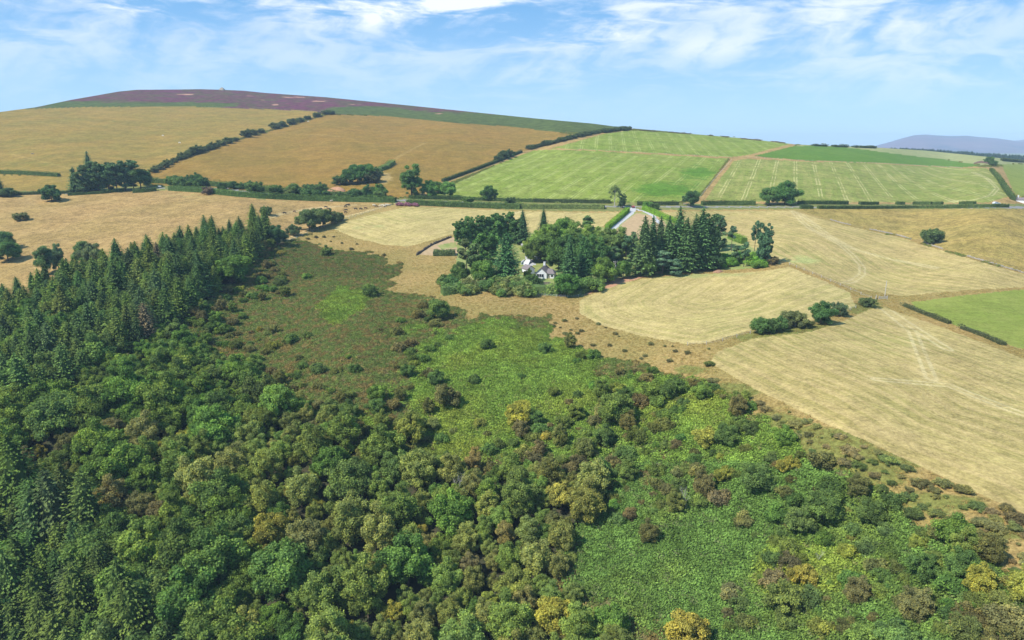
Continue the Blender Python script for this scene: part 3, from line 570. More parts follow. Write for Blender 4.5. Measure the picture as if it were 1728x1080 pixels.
def clumpy(name, H, lobes, leaf=0.4, nleaf=2600, r0=0.25, mat=None, bark=None, limbs=True, flat=0.7, asp=1.4, upn=0.4, split=True, pale=False):
    """tree from explicit clumps (x,y,z,r): pines with bare trunks, thin ash"""
    lc = np.array([l[:3] for l in lobes], float); lr = np.array([l[3] for l in lobes], float); n = len(lobes)
    pr = lr**2/ (lr**2).sum(); li = rng.choice(n, nleaf, p=pr); dd = rng.normal(size=(nleaf,3)); dd /= np.linalg.norm(dd, axis=1, keepdims=True)
    s3 = np.array([1,1,flat]); pos_ = lc[li]+dd*s3*lr[li][:,None]*(0.45+0.85*rng.random((nleaf,1)))
    nr = dd*0.6+rng.normal(size=dd.shape)*0.4+np.array([0,0,upn]); lv = rng.random(n)
    v, f = leaves(pos_, nr, leaf*(0.6+0.8*rng.random(nleaf)), asp)
    parts = [(v, f, 0, np.clip(lv[li]*.5+rng.random(nleaf)*.5, 0, 1))]
    for q in range(n): parts.append((ICO_V*(1+.15*rng.normal(size=(len(ICO_V),1)))*lr[q]*.55*s3+lc[q], ICO_F, 0, 0.2))
    tp = []
    top = lc[np.argmax(lc[:,2])]
    v, f = tube([(0,0,-1.5),(0,0,H*.02),(top[0]*.2,top[1]*.2,H*.4),(top[0]*.6,top[1]*.6,H*.75),tuple(top)], [r0*1.3,r0,r0*.8,r0*.55,r0*.15]); tp.append((v,f,0,.5))
    for q in range(n):
        if lr[q] < 0.4: continue
        z0 = max(H*.12, lc[q][2]-lr[q]*1.1-1.0*rng.random()); fr = z0/H
        st = (top[0]*fr*.6, top[1]*fr*.6, z0); mid = tuple((np.array(st)+lc[q])/2+np.array([0,0,-.15]))
        v, f = tube([st, mid, tuple(lc[q])], [r0*.4,r0*.25,r0*.08], 5); tp.append((v,f,0,.5))
    bk = M_PALEBARK if pale else M_BARK
    if split: return plant_mesh(name+'_crown', parts, [mat or M_NEEDLE]), plant_mesh(name+'_trunk', tp, [bk])
    return plant_mesh(name, parts+[(a,b_,1,c) for a,b_,m,c in tp], [mat or M_NEEDLE, bk])
PR = {}
PR['oak'] = [broadleaf('oak%d'%i, 9.5, 4.4, 40+6*i, 9000, 0.40) for i in range(4)]
PR['birch'] = [broadleaf('birch%d'%i, 10., 3.6, 44+8*i, 9000, 0.30, 0.47, 0.53, (0.13,0.33), 0.6, core=0.6) for i in range(4)]
PR['bush'] = [broadleaf('bush%d'%i, 3.2, 2.1, 20+5*i, 2600, 0.26, 0.48, 0.46, (0.15,0.42), 0.3, True, zmin=-0.5, r0=0.06, core=0.55) for i in range(4)]
PR['spruce'] = [spruce('spruce%d'%i, 16.5+i, 4.6+0.4*i, 30+i, 13, 13, 0.16+0.06*i, pw=0.45+.05*i) for i in range(4)]
SPLIT = {}
SPLIT['round'] = [broadleaf('round%d'%i, 9., 4.6, 44+6*i, 9500, 0.38, split=True) for i in range(2)]
SPLIT['tall'] = [broadleaf('tall%d'%i, 14., 4.2, 46+8*i, 9500, 0.42, 0.47, 0.53, (0.16,0.40), split=True, zmin=-0.9) for i in range(2)]
SPLIT['thorn'] = [broadleaf('thorn%d'%i, 5., 2.7, 26+5*i, 4500, 0.28, 0.47, 0.48, (0.16,0.42), split=True, zmin=-0.8, r0=0.14) for i in range(3)]
SPLIT['cypress'] = [broadleaf('cypress%d'%i, 12., 3.1, 60, 7500, 0.42, 0.5, 0.5, (0.15,0.32), split=True, mat=M_NEEDLE, zmin=-0.9) for i in range(2)]
SPLIT['cedar'] = [spruce('cedar0', 22, 7.4, 34, 20, 18, 0.14, 0.02, True, 0.5)]
SPLIT['spruce'] = [spruce('tree_spruce%d'%i, 20, 4.4+0.5*i, 34, 14, 13, 0.2, 0.02, True, 0.62, 0.05*i) for i in range(3)]
def pine_lobes(H, lo, n, R0, seed):
    r = random.Random(seed); L = []
    for k in range(n):
        t = (k+r.random()*.6)/n; z = H*(lo+(0.97-lo)*t); rr = R0*(0.45+0.75*math.sin(math.pi*min(1,(0.15+0.85*(1-t)))))*.75; a = r.random()*6.28 + k*2.4
        L.append((math.cos(a)*rr*(1-t*.7), math.sin(a)*rr*(1-t*.7), z, R0*(0.26+0.2*r.random())*(1-0.3*t)))
    return L
SPLIT['pine'] = [clumpy('pine%d'%i, 15, pine_lobes(15, lo, nn_, 3.1, i+3), 0.5, 5000, 0.2) for i, (lo, nn_) in enumerate(((0.40,20),(0.55,15),(0.12,34)))]
SPLIT['ash'] = [clumpy('ash0', 12, [(0,0,11.2,1.3),(-1.8,0,10.4,1.2),(1.4,.6,10.2,1.2),(-2.8,.4,8.6,1.1),(2.2,-.4,8.8,1.1),(-1.2,0,7.8,.9),(1.8,0,6.6,.9),(-2.2,0,6,.8),(2.8,.5,7.2,.9),(0,1,8.8,1)], 0.36, 2600, 0.24, M_LEAF, None, True, 0.85, 1.25, .3, True, True)]
def bare_tree(name, H, seed, mat):
    r = random.Random(seed); parts = []
    def br(p, d, L, rad, lev):
        q = p + d*L*0.5 + Vector((r.gauss(0,.05),r.gauss(0,.05),0))*L; e = q + (d+Vector((r.gauss(0,.18),r.gauss(0,.18),.08))).normalized()*L*.5
        v, f = tube([p, q, e], [rad, rad*.75, rad*.5], 5); parts.append((v,f,0,.5))
        if lev > 0:
            for k in range(3 if lev > 1 else 4):
                nd = (d+Vector((r.gauss(0,.55),r.gauss(0,.55),r.random()*.5))).normalized(); br(e if k < 2 else q, nd, L*(.55+.25*r.random()), rad*.5, lev-1)
    br(Vector((0,0,-0.5)), Vector((0,0,1)), H*.42, H*.02, 4); return plant_mesh(name, parts, [mat])
BARE = [bare_tree('bare%d'%i, 7, i+2, M_PALEBARK) for i in range(3)]

TINT = dict(
 spruce=[(0.048,0.081,0.025),(0.060,0.092,0.025),(0.044,0.074,0.027),(0.070,0.100,0.025)],
 oak=[(0.078,0.128,0.028),(0.065,0.113,0.028),(0.084,0.125,0.028),(0.070,0.103,0.030),(0.088,0.128,0.028)],
 birch=[(0.096,0.116,0.032),(0.084,0.113,0.029),(0.106,0.116,0.035),(0.080,0.114,0.028)],
 yellow=[(0.15,0.16,0.035),(0.125,0.15,0.035),(0.175,0.165,0.035)], amber=[(0.145,0.125,0.045),(0.13,0.11,0.042)],
 brown=[(0.097,0.094,0.036),(0.086,0.094,0.031),(0.103,0.096,0.041)], dark=[(0.061,0.099,0.029),(0.070,0.110,0.032)],
 rust=[(0.17,0.08,0.045)], grey=[(0.10,0.115,0.07)], blue=[(0.055,0.092,0.055),(0.065,0.105,0.062)])
def jt(c, a=0.14):
    k = 1+random.uniform(-a, a); return tuple(max(0.01, x*k*(1+random.uniform(-a*.5, a*.5))) for x in c)
def place(me, name, u, v, h=None, href=1.0, scale=None, wide=1.0, tint=(0.05,0.1,0.03), label=None, cat='tree', group=None, sink=0.0, p=None):
    o = bpy.data.objects.new(name, me); C.objects.link(o)
    p = P(u, v) if p is None else p; s = scale if scale else h/href
    o.location = (p.x, p.y, p.z-sink); o.rotation_euler = (random.gauss(0, .03), random.gauss(0, .03), random.random()*6.28); o.scale = (s*wide, s*wide, s)
    o['tint'] = tuple(float(x) for x in tint); return tag(o, label, cat, group)
HREF = dict(round=9., tall=14., thorn=5., cypress=12., cedar=22., spruce=20., pine=15., ash=12.)
def tree(kind, u, v, hpx, label, wide=1.0, tint=None, group=None, name=None, var=None, cat='tree'):
    """a tree with parts: base at photo pixel (u,v), hpx pixels tall"""
    pr = SPLIT[kind]; cr, tk_ = pr[random.randrange(len(pr)) if var is None else var % len(pr)]
    p = P(u, v); h = hpx*mpp(u, v); s = h/HREF[kind]
    nm = name or {'round':'broadleaf_tree','tall':'broadleaf_tree','thorn':'thorn_tree','cypress':'cypress_tree','cedar':'conifer_tree','spruce':'spruce_tree','pine':'pine_tree','ash':'ash_tree'}[kind]
    root = empty(nm, p, random.random()*6.28, label, cat, group); root.scale = (s*wide, s*wide, s)
    c = link(bpy.data.objects.new('crown', cr), root); link(bpy.data.objects.new('trunk', tk_), root)
    key = {'round':'oak','tall':'oak','thorn':'dark','cypress':'dark','cedar':'spruce','spruce':'spruce','pine':'blue','ash':'oak'}[kind]
    c['tint'] = tuple(jt(tint or random.choice(TINT[key]), 0.08)); return root

# ------------------------------------------------------------------ scattered woods and scrub
class Grid:
    def __init__(s, cell): s.c = cell; s.d = {}
    def ok(s, x, y, r, f=1.0):
        i, j = int(x//s.c), int(y//s.c)
        for a in range(i-1, i+2):
            for b_ in range(j-1, j+2):
                for (px, py, pr) in s.d.get((a, b_), ()):
                    if (px-x)**2+(py-y)**2 < ((pr+r)*f)**2: return False
        return True
    def add(s, x, y, r): s.d.setdefault((int(x//s.c), int(y//s.c)), []).append((x, y, r))
def scatter(poly, n, rfun, grid, f=1.0, dens=None, box=None):
    a = np.array(poly); u = rng.uniform(a[:,0].min(), a[:,0].max(), n); v = rng.uniform(a[:,1].min(), a[:,1].max(), n)
    # favour the distance a little: pixels far away hold more ground
    k = inpoly(u, v, poly); u, v = u[k], v[k]
    w = world(u, v); nz = fbm(w[:,0]*0.035, w[:,1]*0.035, 71, 3); n2 = fbm(w[:,0]*0.09, w[:,1]*0.09, 91, 2)
    if dens is not None: dd = dens(u, v, w)
    res = []
    for q in range(len(u)):
        if dens is not None and random.random() > dd[q]: continue
        r = rfun(nz[q]); x, y, z = w[q]
        if grid.ok(x, y, r, f):
            grid.add(x, y, r); res.append((u[q], v[q], Vector((x, y, z)), r, nz[q], n2[q]))
    return res
GR = Grid(14)
items = []      # (kind, proto mesh, point, scale, wide, tint, u, v, size)
def add(kind, me, p, s, wide, tint, u, v): items.append((kind, me, p, s, wide, tint, u, v, s*{'spruce':20,'oak':9.5,'birch':10,'yellow':7,'bush':3.2,'amber':7,'yb':3.2}.get(kind, 5)/p.length))
# notable single trees on the slope, placed first
NOTE = [ # u, v(base), crown height px, style, tint key, label
 (695,748,50,'round','yellow','rounded yellow green tree alone at the upper edge of the birches'),
 (1327,797,30,'thorn','yellow','bright yellow rounded bush near the dry slope edge'),
 (1352,985,38,'thorn','yellow','yellow flecked bush in the bracken at the lower right'),
 (1220,812,28,'thorn','yellow','yellow topped bush beside a dark thorn on the bracken slope'),
 (1548,925,26,'thorn','yellow','small lime yellow bush in the bracken at the far right'),
 (853,925,52,'tall','amber','amber brown birch standing among green trees'),
 (800,800,44,'tall','amber','golden amber birch top above the woods'),
 (875,720,44,'round','yellow','pale yellow topped tree at the edge of the bracken clearing'),
 (873,1010,56,'round','yellow','lime yellow rounded tree low in the woods'),
 (935,1065,62,'round','yellow','large yellow green tree beside the bracken clearing'),
 (1030,1075,60,'round','oak','dark green tree with yellow fringe at the bottom edge'),
 (1160,1098,70,'round','yellow','yellow green tree cut by the bottom edge'),
 (690,985,84,'round','oak','large mid green tree standing in the birch wood'),
 (595,850,76,'round','oak','dark green rounded tree behind the birch wood'),
 (100,745,82,'round','dark','very large dark spreading tree below the spruces'),
 (370,985,100,'round','oak','tall leafy dark green tree in the lower left wood'),
 (480,1000,96,'round','oak','broad leafy green tree beside the birches at the bottom'),
 (250,960,84,'round','oak','broad green tree at the edge of the lower spruces'),
 (1040,715,56,'round','birch','large olive brown tree among the upper scrub'),
 (1132,672,36,'thorn','oak','bright green tree at the head of the scrub'),
 (1100,672,34,'thorn','oak','green bush beside the brightest scrub tree'),
 (1043,668,26,'thorn','yellow','vivid yellow bush on the upper scrub edge'),
 (1278,830,50,'round','dark','dark grey green tree beside the bracken slope'),
 (1190,752,36,'thorn','yellow','yellow olive bush above the bracken clearing'),
 (1225,752,38,'round','dark','dark tree above the bracken clearing'),
 (1385,880,56,'round','dark','dark green tree on the slope edge'),
 (1620,975,52,'round','dark','dark green tree at the right end of the slope'),
 (753,685,40,'thorn','brown','dark brownish tree standing alone in the bracken'),
 (800,648,18,'thorn','dark','little dark bush in the bracken above the lone tree'),
 (822,590,20,'thorn','dark','round dark green gorse bush alone in bright bracken'),
 (624,500,24,'thorn','oak','round green bush at the edge of the bright bracken patch'),
 (741,540,36,'round','dark','dark thorn tree at the tip of the dry grass'),
 (392,480,50,'round','oak','bright leafy tree at the foot of the tall spruces'),
 (1560,975,44,'thorn','dark','dark bush in the lower right bracken'),
 (1470,885,44,'round','dark','dark rounded tree near the dry slope'),
 (1325,1030,54,'thorn','birch','pale olive bush near the bottom of the slope'),
 (920,595,20,'thorn','dark','low dark gorse at the upper bracken corner'),
]
for (u, v, hp, st, tk_, lb) in NOTE:
    p = P(u, v); GR.add(p.x, p.y, hp*mpp(u, v)*0.42)
    tree(st, u, v, hp, lb, 1.0 if st != 'round' else 1.02, random.choice(TINT[tk_]))
# spruce plantation
SPA = [(-160,620),(0,540),(100,500),(200,468),(330,428),(428,400),(455,405),(425,440),(355,500),(275,562),(195,612),(105,672),(0,725),(-160,770)]
SPB = [(-160,860),(0,850),(110,885),(200,960),(285,1060),(330,1200),(340,1330),(-160,1330)]
for poly, n in ((SPA, 26000), (SPB, 9000)):
    for (u, v, p, r, nz, n2) in scatter(poly, n, lambda z: 2.15+0.8*random.random(), GR, 0.88):
        s = r/2.6*random.uniform(0.68, 1.04)*(0.9+0.2*nz)
        if (n2 > 0.70 and random.random() < .5) or (poly is SPB and random.random() < .22) or (poly is SPA and v > 560 and random.random() < .2): add('oak', random.choice(PR['oak']), p, 1.3, 1, jt(random.choice(TINT['oak'])), u, v)
        else: add('spruce', random.choice(PR['spruce']), p, s, random.uniform(1.02, 1.3), tuple(c_*(.74 if poly is SPB else 1) for c_ in jt(random.choice(TINT['spruce']), .18)) if random.random() > .012 else (0.09,0.075,0.045), u, v)
# mixed wood
BLP = [(-160,860),(-160,775),(0,728),(105,675),(195,615),(275,566),(330,590),(420,655),(540,715),(620,775),(760,795),(900,805),(1000,840),(1000,885),(955,930),(940,990),(985,1040),(1010,1100),(1250,1230),(1250,1400),(340,1400),(330,1200),(285,1060),(200,960),(110,885),(0,850)]
BIG = scatter(BLP, 700, lambda z: random.uniform(3.3, 4.9), GR, 0.85, lambda u, v, w: np.where(u < 620, .9, np.where(u < 800, .4, .12)))
for (u, v, p, r, nz, n2) in BIG + scatter(BLP, 30000, lambda z: random.uniform(1.25, 3.0), GR, 0.80):
    lowleft = (u < 560 and v > 700)
    q = nz + random.uniform(-.13, .13) - (0.13 if u < 420 else 0) + (0.07 if 420 < u < 700 and v > 850 else 0)
    s = min(r, 3.6+.25*(r-3.6))/3.0
    x = random.random()
    if x < (0.015 if u < 450 else 0.075): add('yellow', random.choice(PR['oak']), p, s*.72, 1, jt(random.choice(TINT['yellow'])), u, v)
    elif x < (.02 if u < 450 else 0.085): add('amber', random.choice(PR['birch']), p, s*.8, 1, jt(random.choice(TINT['amber'])), u, v)
    elif x < 0.13: add('bush', random.choice(PR['birch']), p, s*.6, 1.1, jt(random.choice(TINT['brown'])), u, v)
    elif q > 0.49: add('birch', random.choice(PR['birch']), p, s*random.uniform(.78, 1.0), 1.05, tuple(c_*1.16 for c_ in jt(random.choice(TINT['birch']), .2)), u, v)
    else: add('oak', random.choice(PR['oak']), p, s*random.uniform(.9, 1.2)*(1.0 if lowleft else .82), 1, tuple(c_*(.86 if lowleft else 1) for c_ in jt(random.choice(TINT['oak']))), u, v)
# scrub between wood and bracken, and over the bracken slope
DENS = [(300,620,70,50,1),(440,470,40,50,1),(400,560,60,60,.9),(360,640,90,40,.8),(480,660,70,40,.4),(560,740,90,50,.8),(520,690,60,50,.5),(650,740,80,40,.6),(980,760,130,70,1),(1100,780,90,80,.9),(850,780,80,30,.7),(730,540,60,40,.7),(700,600,40,40,.4),
        (1060,660,90,35,.7),(1180,660,80,30,.5),(1130,830,70,40,.9),(1030,850,50,30,.9),(1370,850,90,50,.9),(1500,900,90,40,.6),(1650,960,90,60,.9),(1450,1040,160,40,.45),(1260,980,70,60,.25),(1580,1040,100,60,.5),(1300,730,60,30,.35),(640,660,60,40,.25),(950,600,80,20,.25),(760,690,80,30,.2),(1320,920,60,40,.6),(1700,1060,80,60,.9),(480,420,30,12,.8)]
SCP = [(455,405),(500,412),(640,432),(668,470),(745,505),(830,541),(930,545),(1000,597),(1140,625),(1290,700),(1400,790),(1560,885),(1690,960),(1790,1010),(1800,1300),(1180,1300),(1010,1100),(985,1040),(940,990),(955,930),(1000,885),(1000,840),(900,805),(620,775),(420,655),(285,575),(355,505),(425,445)]
def dens(u, v, w): return np.clip(0.075+gauss(u, v, DENS)*0.9 - gauss(u, v, [(575,515,50,35,1),(870,640,80,60,.5),(1120,940,110,60,1),(1200,720,40,20,.5)]), 0.010, 1)*0.30 + np.clip(gauss(u, v, [(455,440,22,30,.7),(410,490,30,34,.7),(350,545,34,34,.7),(330,600,60,34,.6),(430,640,50,26,.5)]), 0, .7)
NEED = 0
for (u, v, p, r, nz, n2) in scatter(SCP, 17000, lambda z: random.uniform(0.5, 1.9), GR, 0.85, dens):
    x = random.random(); s = r/1.9*1.15
    big = r > 1.45
    tk_ = 'brown' if x < .30 else 'birch' if x < .50 else 'dark' if x < .70 else 'oak' if x < .90 else 'yellow' if x < .955 else 'brown' if x < .985 else 'amber'
    if big and random.random() < .6: add('oak' if tk_ in ('dark','oak') else 'birch' if tk_ in ('birch','brown') else 'yellow', random.choice(PR['oak'] if tk_ in ('oak','dark') else PR['birch']), p, r/3.4, 1.1, jt(random.choice(TINT[tk_])), u, v)
    else: add('yb' if tk_ == 'yellow' else 'bush', random.choice(PR['bush']), p, s, 1.1, jt(random.choice(TINT[tk_]), .2), u, v)
# gorse and heather tussocks over the dry strip
STP = [(1140,628),(1200,605),(1230,640),(1300,680),(1469,760),(1616,825),(1760,890),(1800,1010),(1690,960),(1560,885),(1400,790),(1290,700)]
for (u, v, p, r, nz, n2) in scatter(STP, 1500, lambda z: random.uniform(0.25, 1.2), GR, 0.95, lambda u, v, w: np.clip((fbm(w[:,0]*.06, w[:,1]*.06, 15, 3)-.35)*3, 0, .8)):
    add('bush', random.choice(PR['bush']), p, r/2.9, random.uniform(1.2,2.4), jt(random.choice([(0.115,0.12,0.045),(0.125,0.115,0.05),(0.085,0.11,0.038)]), .2), u, v)
STQ = [(930,530),(985,535),(1200,590),(1140,620),(1000,590),(930,565)]
for (u, v, p, r, nz, n2) in scatter(STQ, 60, lambda z: random.uniform(0.35, .8), GR, 1.1): add('bush', random.choice(PR['bush']), p, r/2.4, 1.4, jt((0.10,0.10,0.045)), u, v)
STQ = [(500,402),(560,398),(640,420),(660,440),(560,414)]
for (u, v, p, r, nz, n2) in scatter(STQ, 40, lambda z: random.uniform(0.5, 1.), GR, 1.1): add('bush', random.choice(PR['bush']), p, r/2.2, 1.3, jt((0.10,0.095,0.045)), u, v)
META = {'spruce':('spruce_tree','dark green spruce packed in the plantation on the left','tree','spruces of the plantation','conifer_wood','dense dark spruce plantation filling the left side'),
 'oak':('broadleaf_tree','leafy green broadleaf tree in the mixed wood','tree','green broadleaf trees of the mixed wood','broadleaf_wood','green broadleaf trees deeper in the mixed wood'),
 'birch':('birch_tree','olive brown birch in the mixed wood','tree','olive birches of the mixed wood','birch_wood','olive birches deeper in the mixed wood'),
 'yellow':('yellowing_tree','yellow green turning tree among the wood','tree','yellowing trees of the slope',None,None),
 'amber':('amber_birch','amber brown birch turning early in the wood','tree','amber birches in the wood',None,None),
 'yb':('yellow_bush','small yellow bush in the scrub','bush','yellow bushes of the scrub',None,None),
 'bush':('bush','small dark bush in the scrub on the slope','bush','bushes scattered over the slope','scrub','low dark scrub covering parts of the slope')}
def gn_scatter(name, pts, protos, label, kind='stuff'):
    """pts: list of (point, rot, (sx,sy,sz), tint, proto index); one object holding instances"""
    n = len(pts); me = bpy.data.meshes.new(name); me.vertices.add(n)
    me.vertices.foreach_set('co', np.array([p[0] for p in pts], np.float32).ravel())
    a = me.attributes.new('tint', 'FLOAT_COLOR', 'POINT'); a.data.foreach_set('color', np.array([(*p[3], 1) for p in pts], np.float32).ravel())
    a = me.attributes.new('rot', 'FLOAT_VECTOR', 'POINT'); a.data.foreach_set('vector', np.array([p[1] for p in pts], np.float32).ravel())
    a = me.attributes.new('scl', 'FLOAT_VECTOR', 'POINT'); a.data.foreach_set('vector', np.array([p[2] for p in pts], np.float32).ravel())
    a = me.attributes.new('idx', 'INT', 'POINT'); a.data.foreach_set('value', np.array([p[4] for p in pts], np.int32))
    o = bpy.data.objects.new(name, me); C.objects.link(o); tag(o, label, None, None, kind)
    ng = bpy.data.node_groups.new(name, 'GeometryNodeTree')
    ng.interface.new_socket('Geometry', in_out='INPUT', socket_type='NodeSocketGeometry'); ng.interface.new_socket('Geometry', in_out='OUTPUT', socket_type='NodeSocketGeometry')
    gi = ng.nodes.new('NodeGroupInput'); go = ng.nodes.new('NodeGroupOutput'); jn = ng.nodes.new('GeometryNodeJoinGeometry'); L = ng.links.new
    def na(nm, ty):
        x = ng.nodes.new('GeometryNodeInputNamedAttribute'); x.data_type = ty; x.inputs[0].default_value = nm; return next(s for s in x.outputs if s.enabled)
    rot, scl, idx = na('rot', 'FLOAT_VECTOR'), na('scl', 'FLOAT_VECTOR'), na('idx', 'INT')
    for k, po in enumerate(protos):
        ip = ng.nodes.new('GeometryNodeInstanceOnPoints'); L(gi.outputs[0], ip.inputs['Points'])
        cm = ng.nodes.new('FunctionNodeCompare'); cm.data_type = 'INT'; cm.operation = 'EQUAL'; si = [s for s in cm.inputs if s.enabled]
        L(idx, si[0]); si[1].default_value = k; L(cm.outputs[0], ip.inputs['Selection'])
        oi = ng.nodes.new('GeometryNodeObjectInfo'); oi.inputs['Object'].default_value = po; oi.inputs['As Instance'].default_value = True
        L(oi.outputs['Geometry'], ip.inputs['Instance'])
        e2r = ng.nodes.new('FunctionNodeEulerToRotation'); L(rot, e2r.inputs[0]); L(e2r.outputs[0], ip.inputs['Rotation']); L(scl, ip.inputs['Scale'])
        L(ip.outputs[0], jn.inputs[0])
    L(jn.outputs[0], go.inputs[0]); md = o.modifiers.new('scatter', 'NODES'); md.node_group = ng
    return o
byk = {}
for it in items: byk.setdefault(it[0], []).append(it)
rep = {}
for kind, L in byk.items():
    nm, lb, cat, grp, snm, slb = META[kind]
    def show(it):
        u, v = it[6], it[7]; off = (u < -40 or u > 1770 or v > 1250)
        return it[8]*(0.0 if off else 1)
    L.sort(key=show, reverse=True)
    lim = 295 if kind != 'bush' else 295
    for it in L[:lim]:
        o = place(it[1], nm, it[6], it[7], None, 1, it[3], it[4], it[5], lb, cat, grp, p=it[2])
        rep.setdefault(it[1].name, o)
    rest = L[lim:]
    if rest and snm:
        ms = sorted({it[1].name for it in rest}); mo = []
        for q in ms:
            if q not in rep:
                o = next(oo for oo in bpy.data.objects if oo.type == 'MESH' and oo.data.name == q); rep[q] = o
            mo.append(rep[q])
        pts = [(it[2][:], (0, 0, random.random()*6.28), (it[3]*it[4], it[3]*it[4], it[3]), it[5], ms.index(it[1].name)) for it in rest]
        gn_scatter(snm, pts, mo, slb)
print('trees', {k: len(v) for k, v in byk.items()})
for i, (u, v, h, lb) in enumerate([(772,842,52,'pale bare birch trunk with forked limbs in the wood'),(1157,862,38,'grey leafless dead tree at the bracken edge'),(266,1055,60,'thin dead tree in the lower left gap'),(1380,950,26,'pale leafless shrub on the slope')]):
    p = P(u, v); o = bpy.data.objects.new('dead_tree', BARE[i % 3]); C.objects.link(o); s = h*mpp(u, v)/7*1.1; o.location = p; o.scale = (s, s, s); tag(o, lb, 'dead tree')

# ------------------------------------------------------------------ bracken, heather and grass cover
def tuft(name, n, r, h, size, asp, mat, spread=0.8):
    a = rng.random(n)*6.28; q = np.sqrt(rng.random(n))*r
    cen = np.stack([np.cos(a)*q, np.sin(a)*q, h*(0.25+0.75*rng.random(n))*(1-(q/r)**2*.6)], -1)
    nr = np.stack([np.cos(a)*spread, np.sin(a)*spread, np.full(n, 0.8)], -1)+rng.normal(size=(n,3))*0.35
    up = np.stack([np.cos(a), np.sin(a), np.full(n, .25)], -1)+rng.normal(size=(n,3))*.3
    v, f = leaves(cen, nr, size*(0.6+.8*rng.random(n)), asp, up)
    return plant_mesh(name, [(v, f, 0, rng.random(n))], [mat])
def hide_proto(me, name, label, cat, u, v, tint):     # the first tuft of each kind stands in the scene as a plant of its own
    o = bpy.data.objects.new(name, me); C.objects.link(o); o.location = P(u, v); o['tint'] = tint; return tag(o, label, None, None, 'stuff')
TB = [tuft('frond%d'%i, 46, 0.95, 0.75, 0.30, 1.7, M_FROND) for i in range(3)]
TH = [tuft('heath%d'%i, 42, 0.85, 0.42, 0.22, 1.3, M_FROND) for i in range(3)]
TG = [tuft('sward%d'%i, 26, 0.75, 0.24, 0.24, 2.2, M_FROND, 0.4) for i in range(2)]
bo = [hide_proto(m_, 'bracken', 'bracken fronds', 'x', 850+i*4, 640+i*3, (0.12,0.22,0.04)) for i, m_ in enumerate(TB)]
ho = [hide_proto(m_, 'heather', 'heather cushion', 'x', 520+i*4, 470+i*3, (0.12,0.10,0.05)) for i, m_ in enumerate(TH)]
go_ = [hide_proto(m_, 'dry_grass', 'dry grass tussock', 'x', 700+i*4, 450, (0.5,0.36,0.17)) for i, m_ in enumerate(TG)]
def sample_zone(mask, n_per_m2, cap):
    fm = np.argwhere(mask); j, i = fm[:,0], fm[:,1]
    a = ALL[j, i]; b_ = ALL[j, i+1]; c = ALL[j+1, i]; d = ALL[j+1, i+1]
    ar = np.linalg.norm(np.cross(b_-a, c-a), axis=1); N = int(min(cap, ar.sum()*n_per_m2)); print('zone area', ar.sum(), N)
    k = rng.choice(len(ar), N, p=ar/ar.sum()); s = rng.random((N,1)); t = rng.random((N,1))
    p = (a[k]*(1-s)+b_[k]*s)*(1-t)+(c[k]*(1-s)+d[k]*s)*t
    uu = (Uf[j, i][k] + (Uf[j, i+1]-Uf[j, i])[k]*s[:,0]); vv = Vf[j, i][k] + (Vf[j+1, i]-Vf[j, i])[k]*t[:,0]
    return p, uu, vv
inf = (Uc > -30) & (Uc < 1760) & (Vc < 1150)
p, uu, vv = sample_zone((zone == -1) & inf, 2.6, 170000)
ca, cb = cover(uu, vv, p[:,0], p[:,1]); fl = fbm(p[:,0]*0.06, p[:,1]*0.06, 55, 3); f2_ = fbm(p[:,0]*0.4, p[:,1]*0.4, 57, 2)
B1 = []; H1 = []
for k in range(len(p)):
    r1, r2 = random.random(), random.random()
    s = 0.75+0.7*r1; rot = (0, 0, r2*6.28)
    if ca[k]+(r1-.5)*.35 > 0.5:
        y = cb[k]+fl[k]-0.5
        g_ = 0.62+0.75*f2_[k]*(.7+.6*r2); c = (g_*(0.108+0.06*max(0,y*2)), g_*(0.166+.04*max(0, y)), g_*0.031) if random.random() > .04 else (0.11,0.12,0.04)
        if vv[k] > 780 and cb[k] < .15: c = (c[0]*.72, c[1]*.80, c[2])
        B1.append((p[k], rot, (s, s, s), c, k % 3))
    else:
        g = f2_[k]; c = (0.105+.03*g+.02*r2, 0.092+.02*g, 0.038) if g > 0.45 + (r2-.5)*.3 else (0.086, 0.103+.02*r2, 0.031)
        if random.random() < .06: c = (0.12,0.10,0.045)
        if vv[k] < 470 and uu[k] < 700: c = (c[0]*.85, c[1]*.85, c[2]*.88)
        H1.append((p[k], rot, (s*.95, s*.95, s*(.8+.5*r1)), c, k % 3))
gn_scatter('bracken', B1, bo, 'bright green bracken covering the open slope')
gn_scatter('heather', H1, ho, 'brown and olive heather covering the upper slope')
RZ = [i for i, z in enumerate(ZONES) if z[1] is M_ROUGH][0]
p, uu, vv = sample_zone((zone == RZ) & inf & (Vc > 380), 0.9, 60000)
ga = gauss(uu, vv, ROUGHG)+(fbm(p[:,0]*.1, p[:,1]*.1, 77, 3)-.5)*1.1
G1 = []
for k in range(len(p)):
    r1 = random.random(); s = .4+.6*r1
    c = (0.10+.03*r1, 0.10, 0.034) if ga[k] > .4 else (0.155+.04*r1, 0.125+.02*r1, 0.05)
    if random.random() < .06: c = (0.12, 0.14, 0.05)
    G1.append((p[k], (0, 0, r1*60), (s, s, s*(1.0 if vv[k] > 480 else .7)), c, k % 2))
gn_scatter('dry_grass', G1, go_, 'dry tan grass tussocks on the unmown margins')

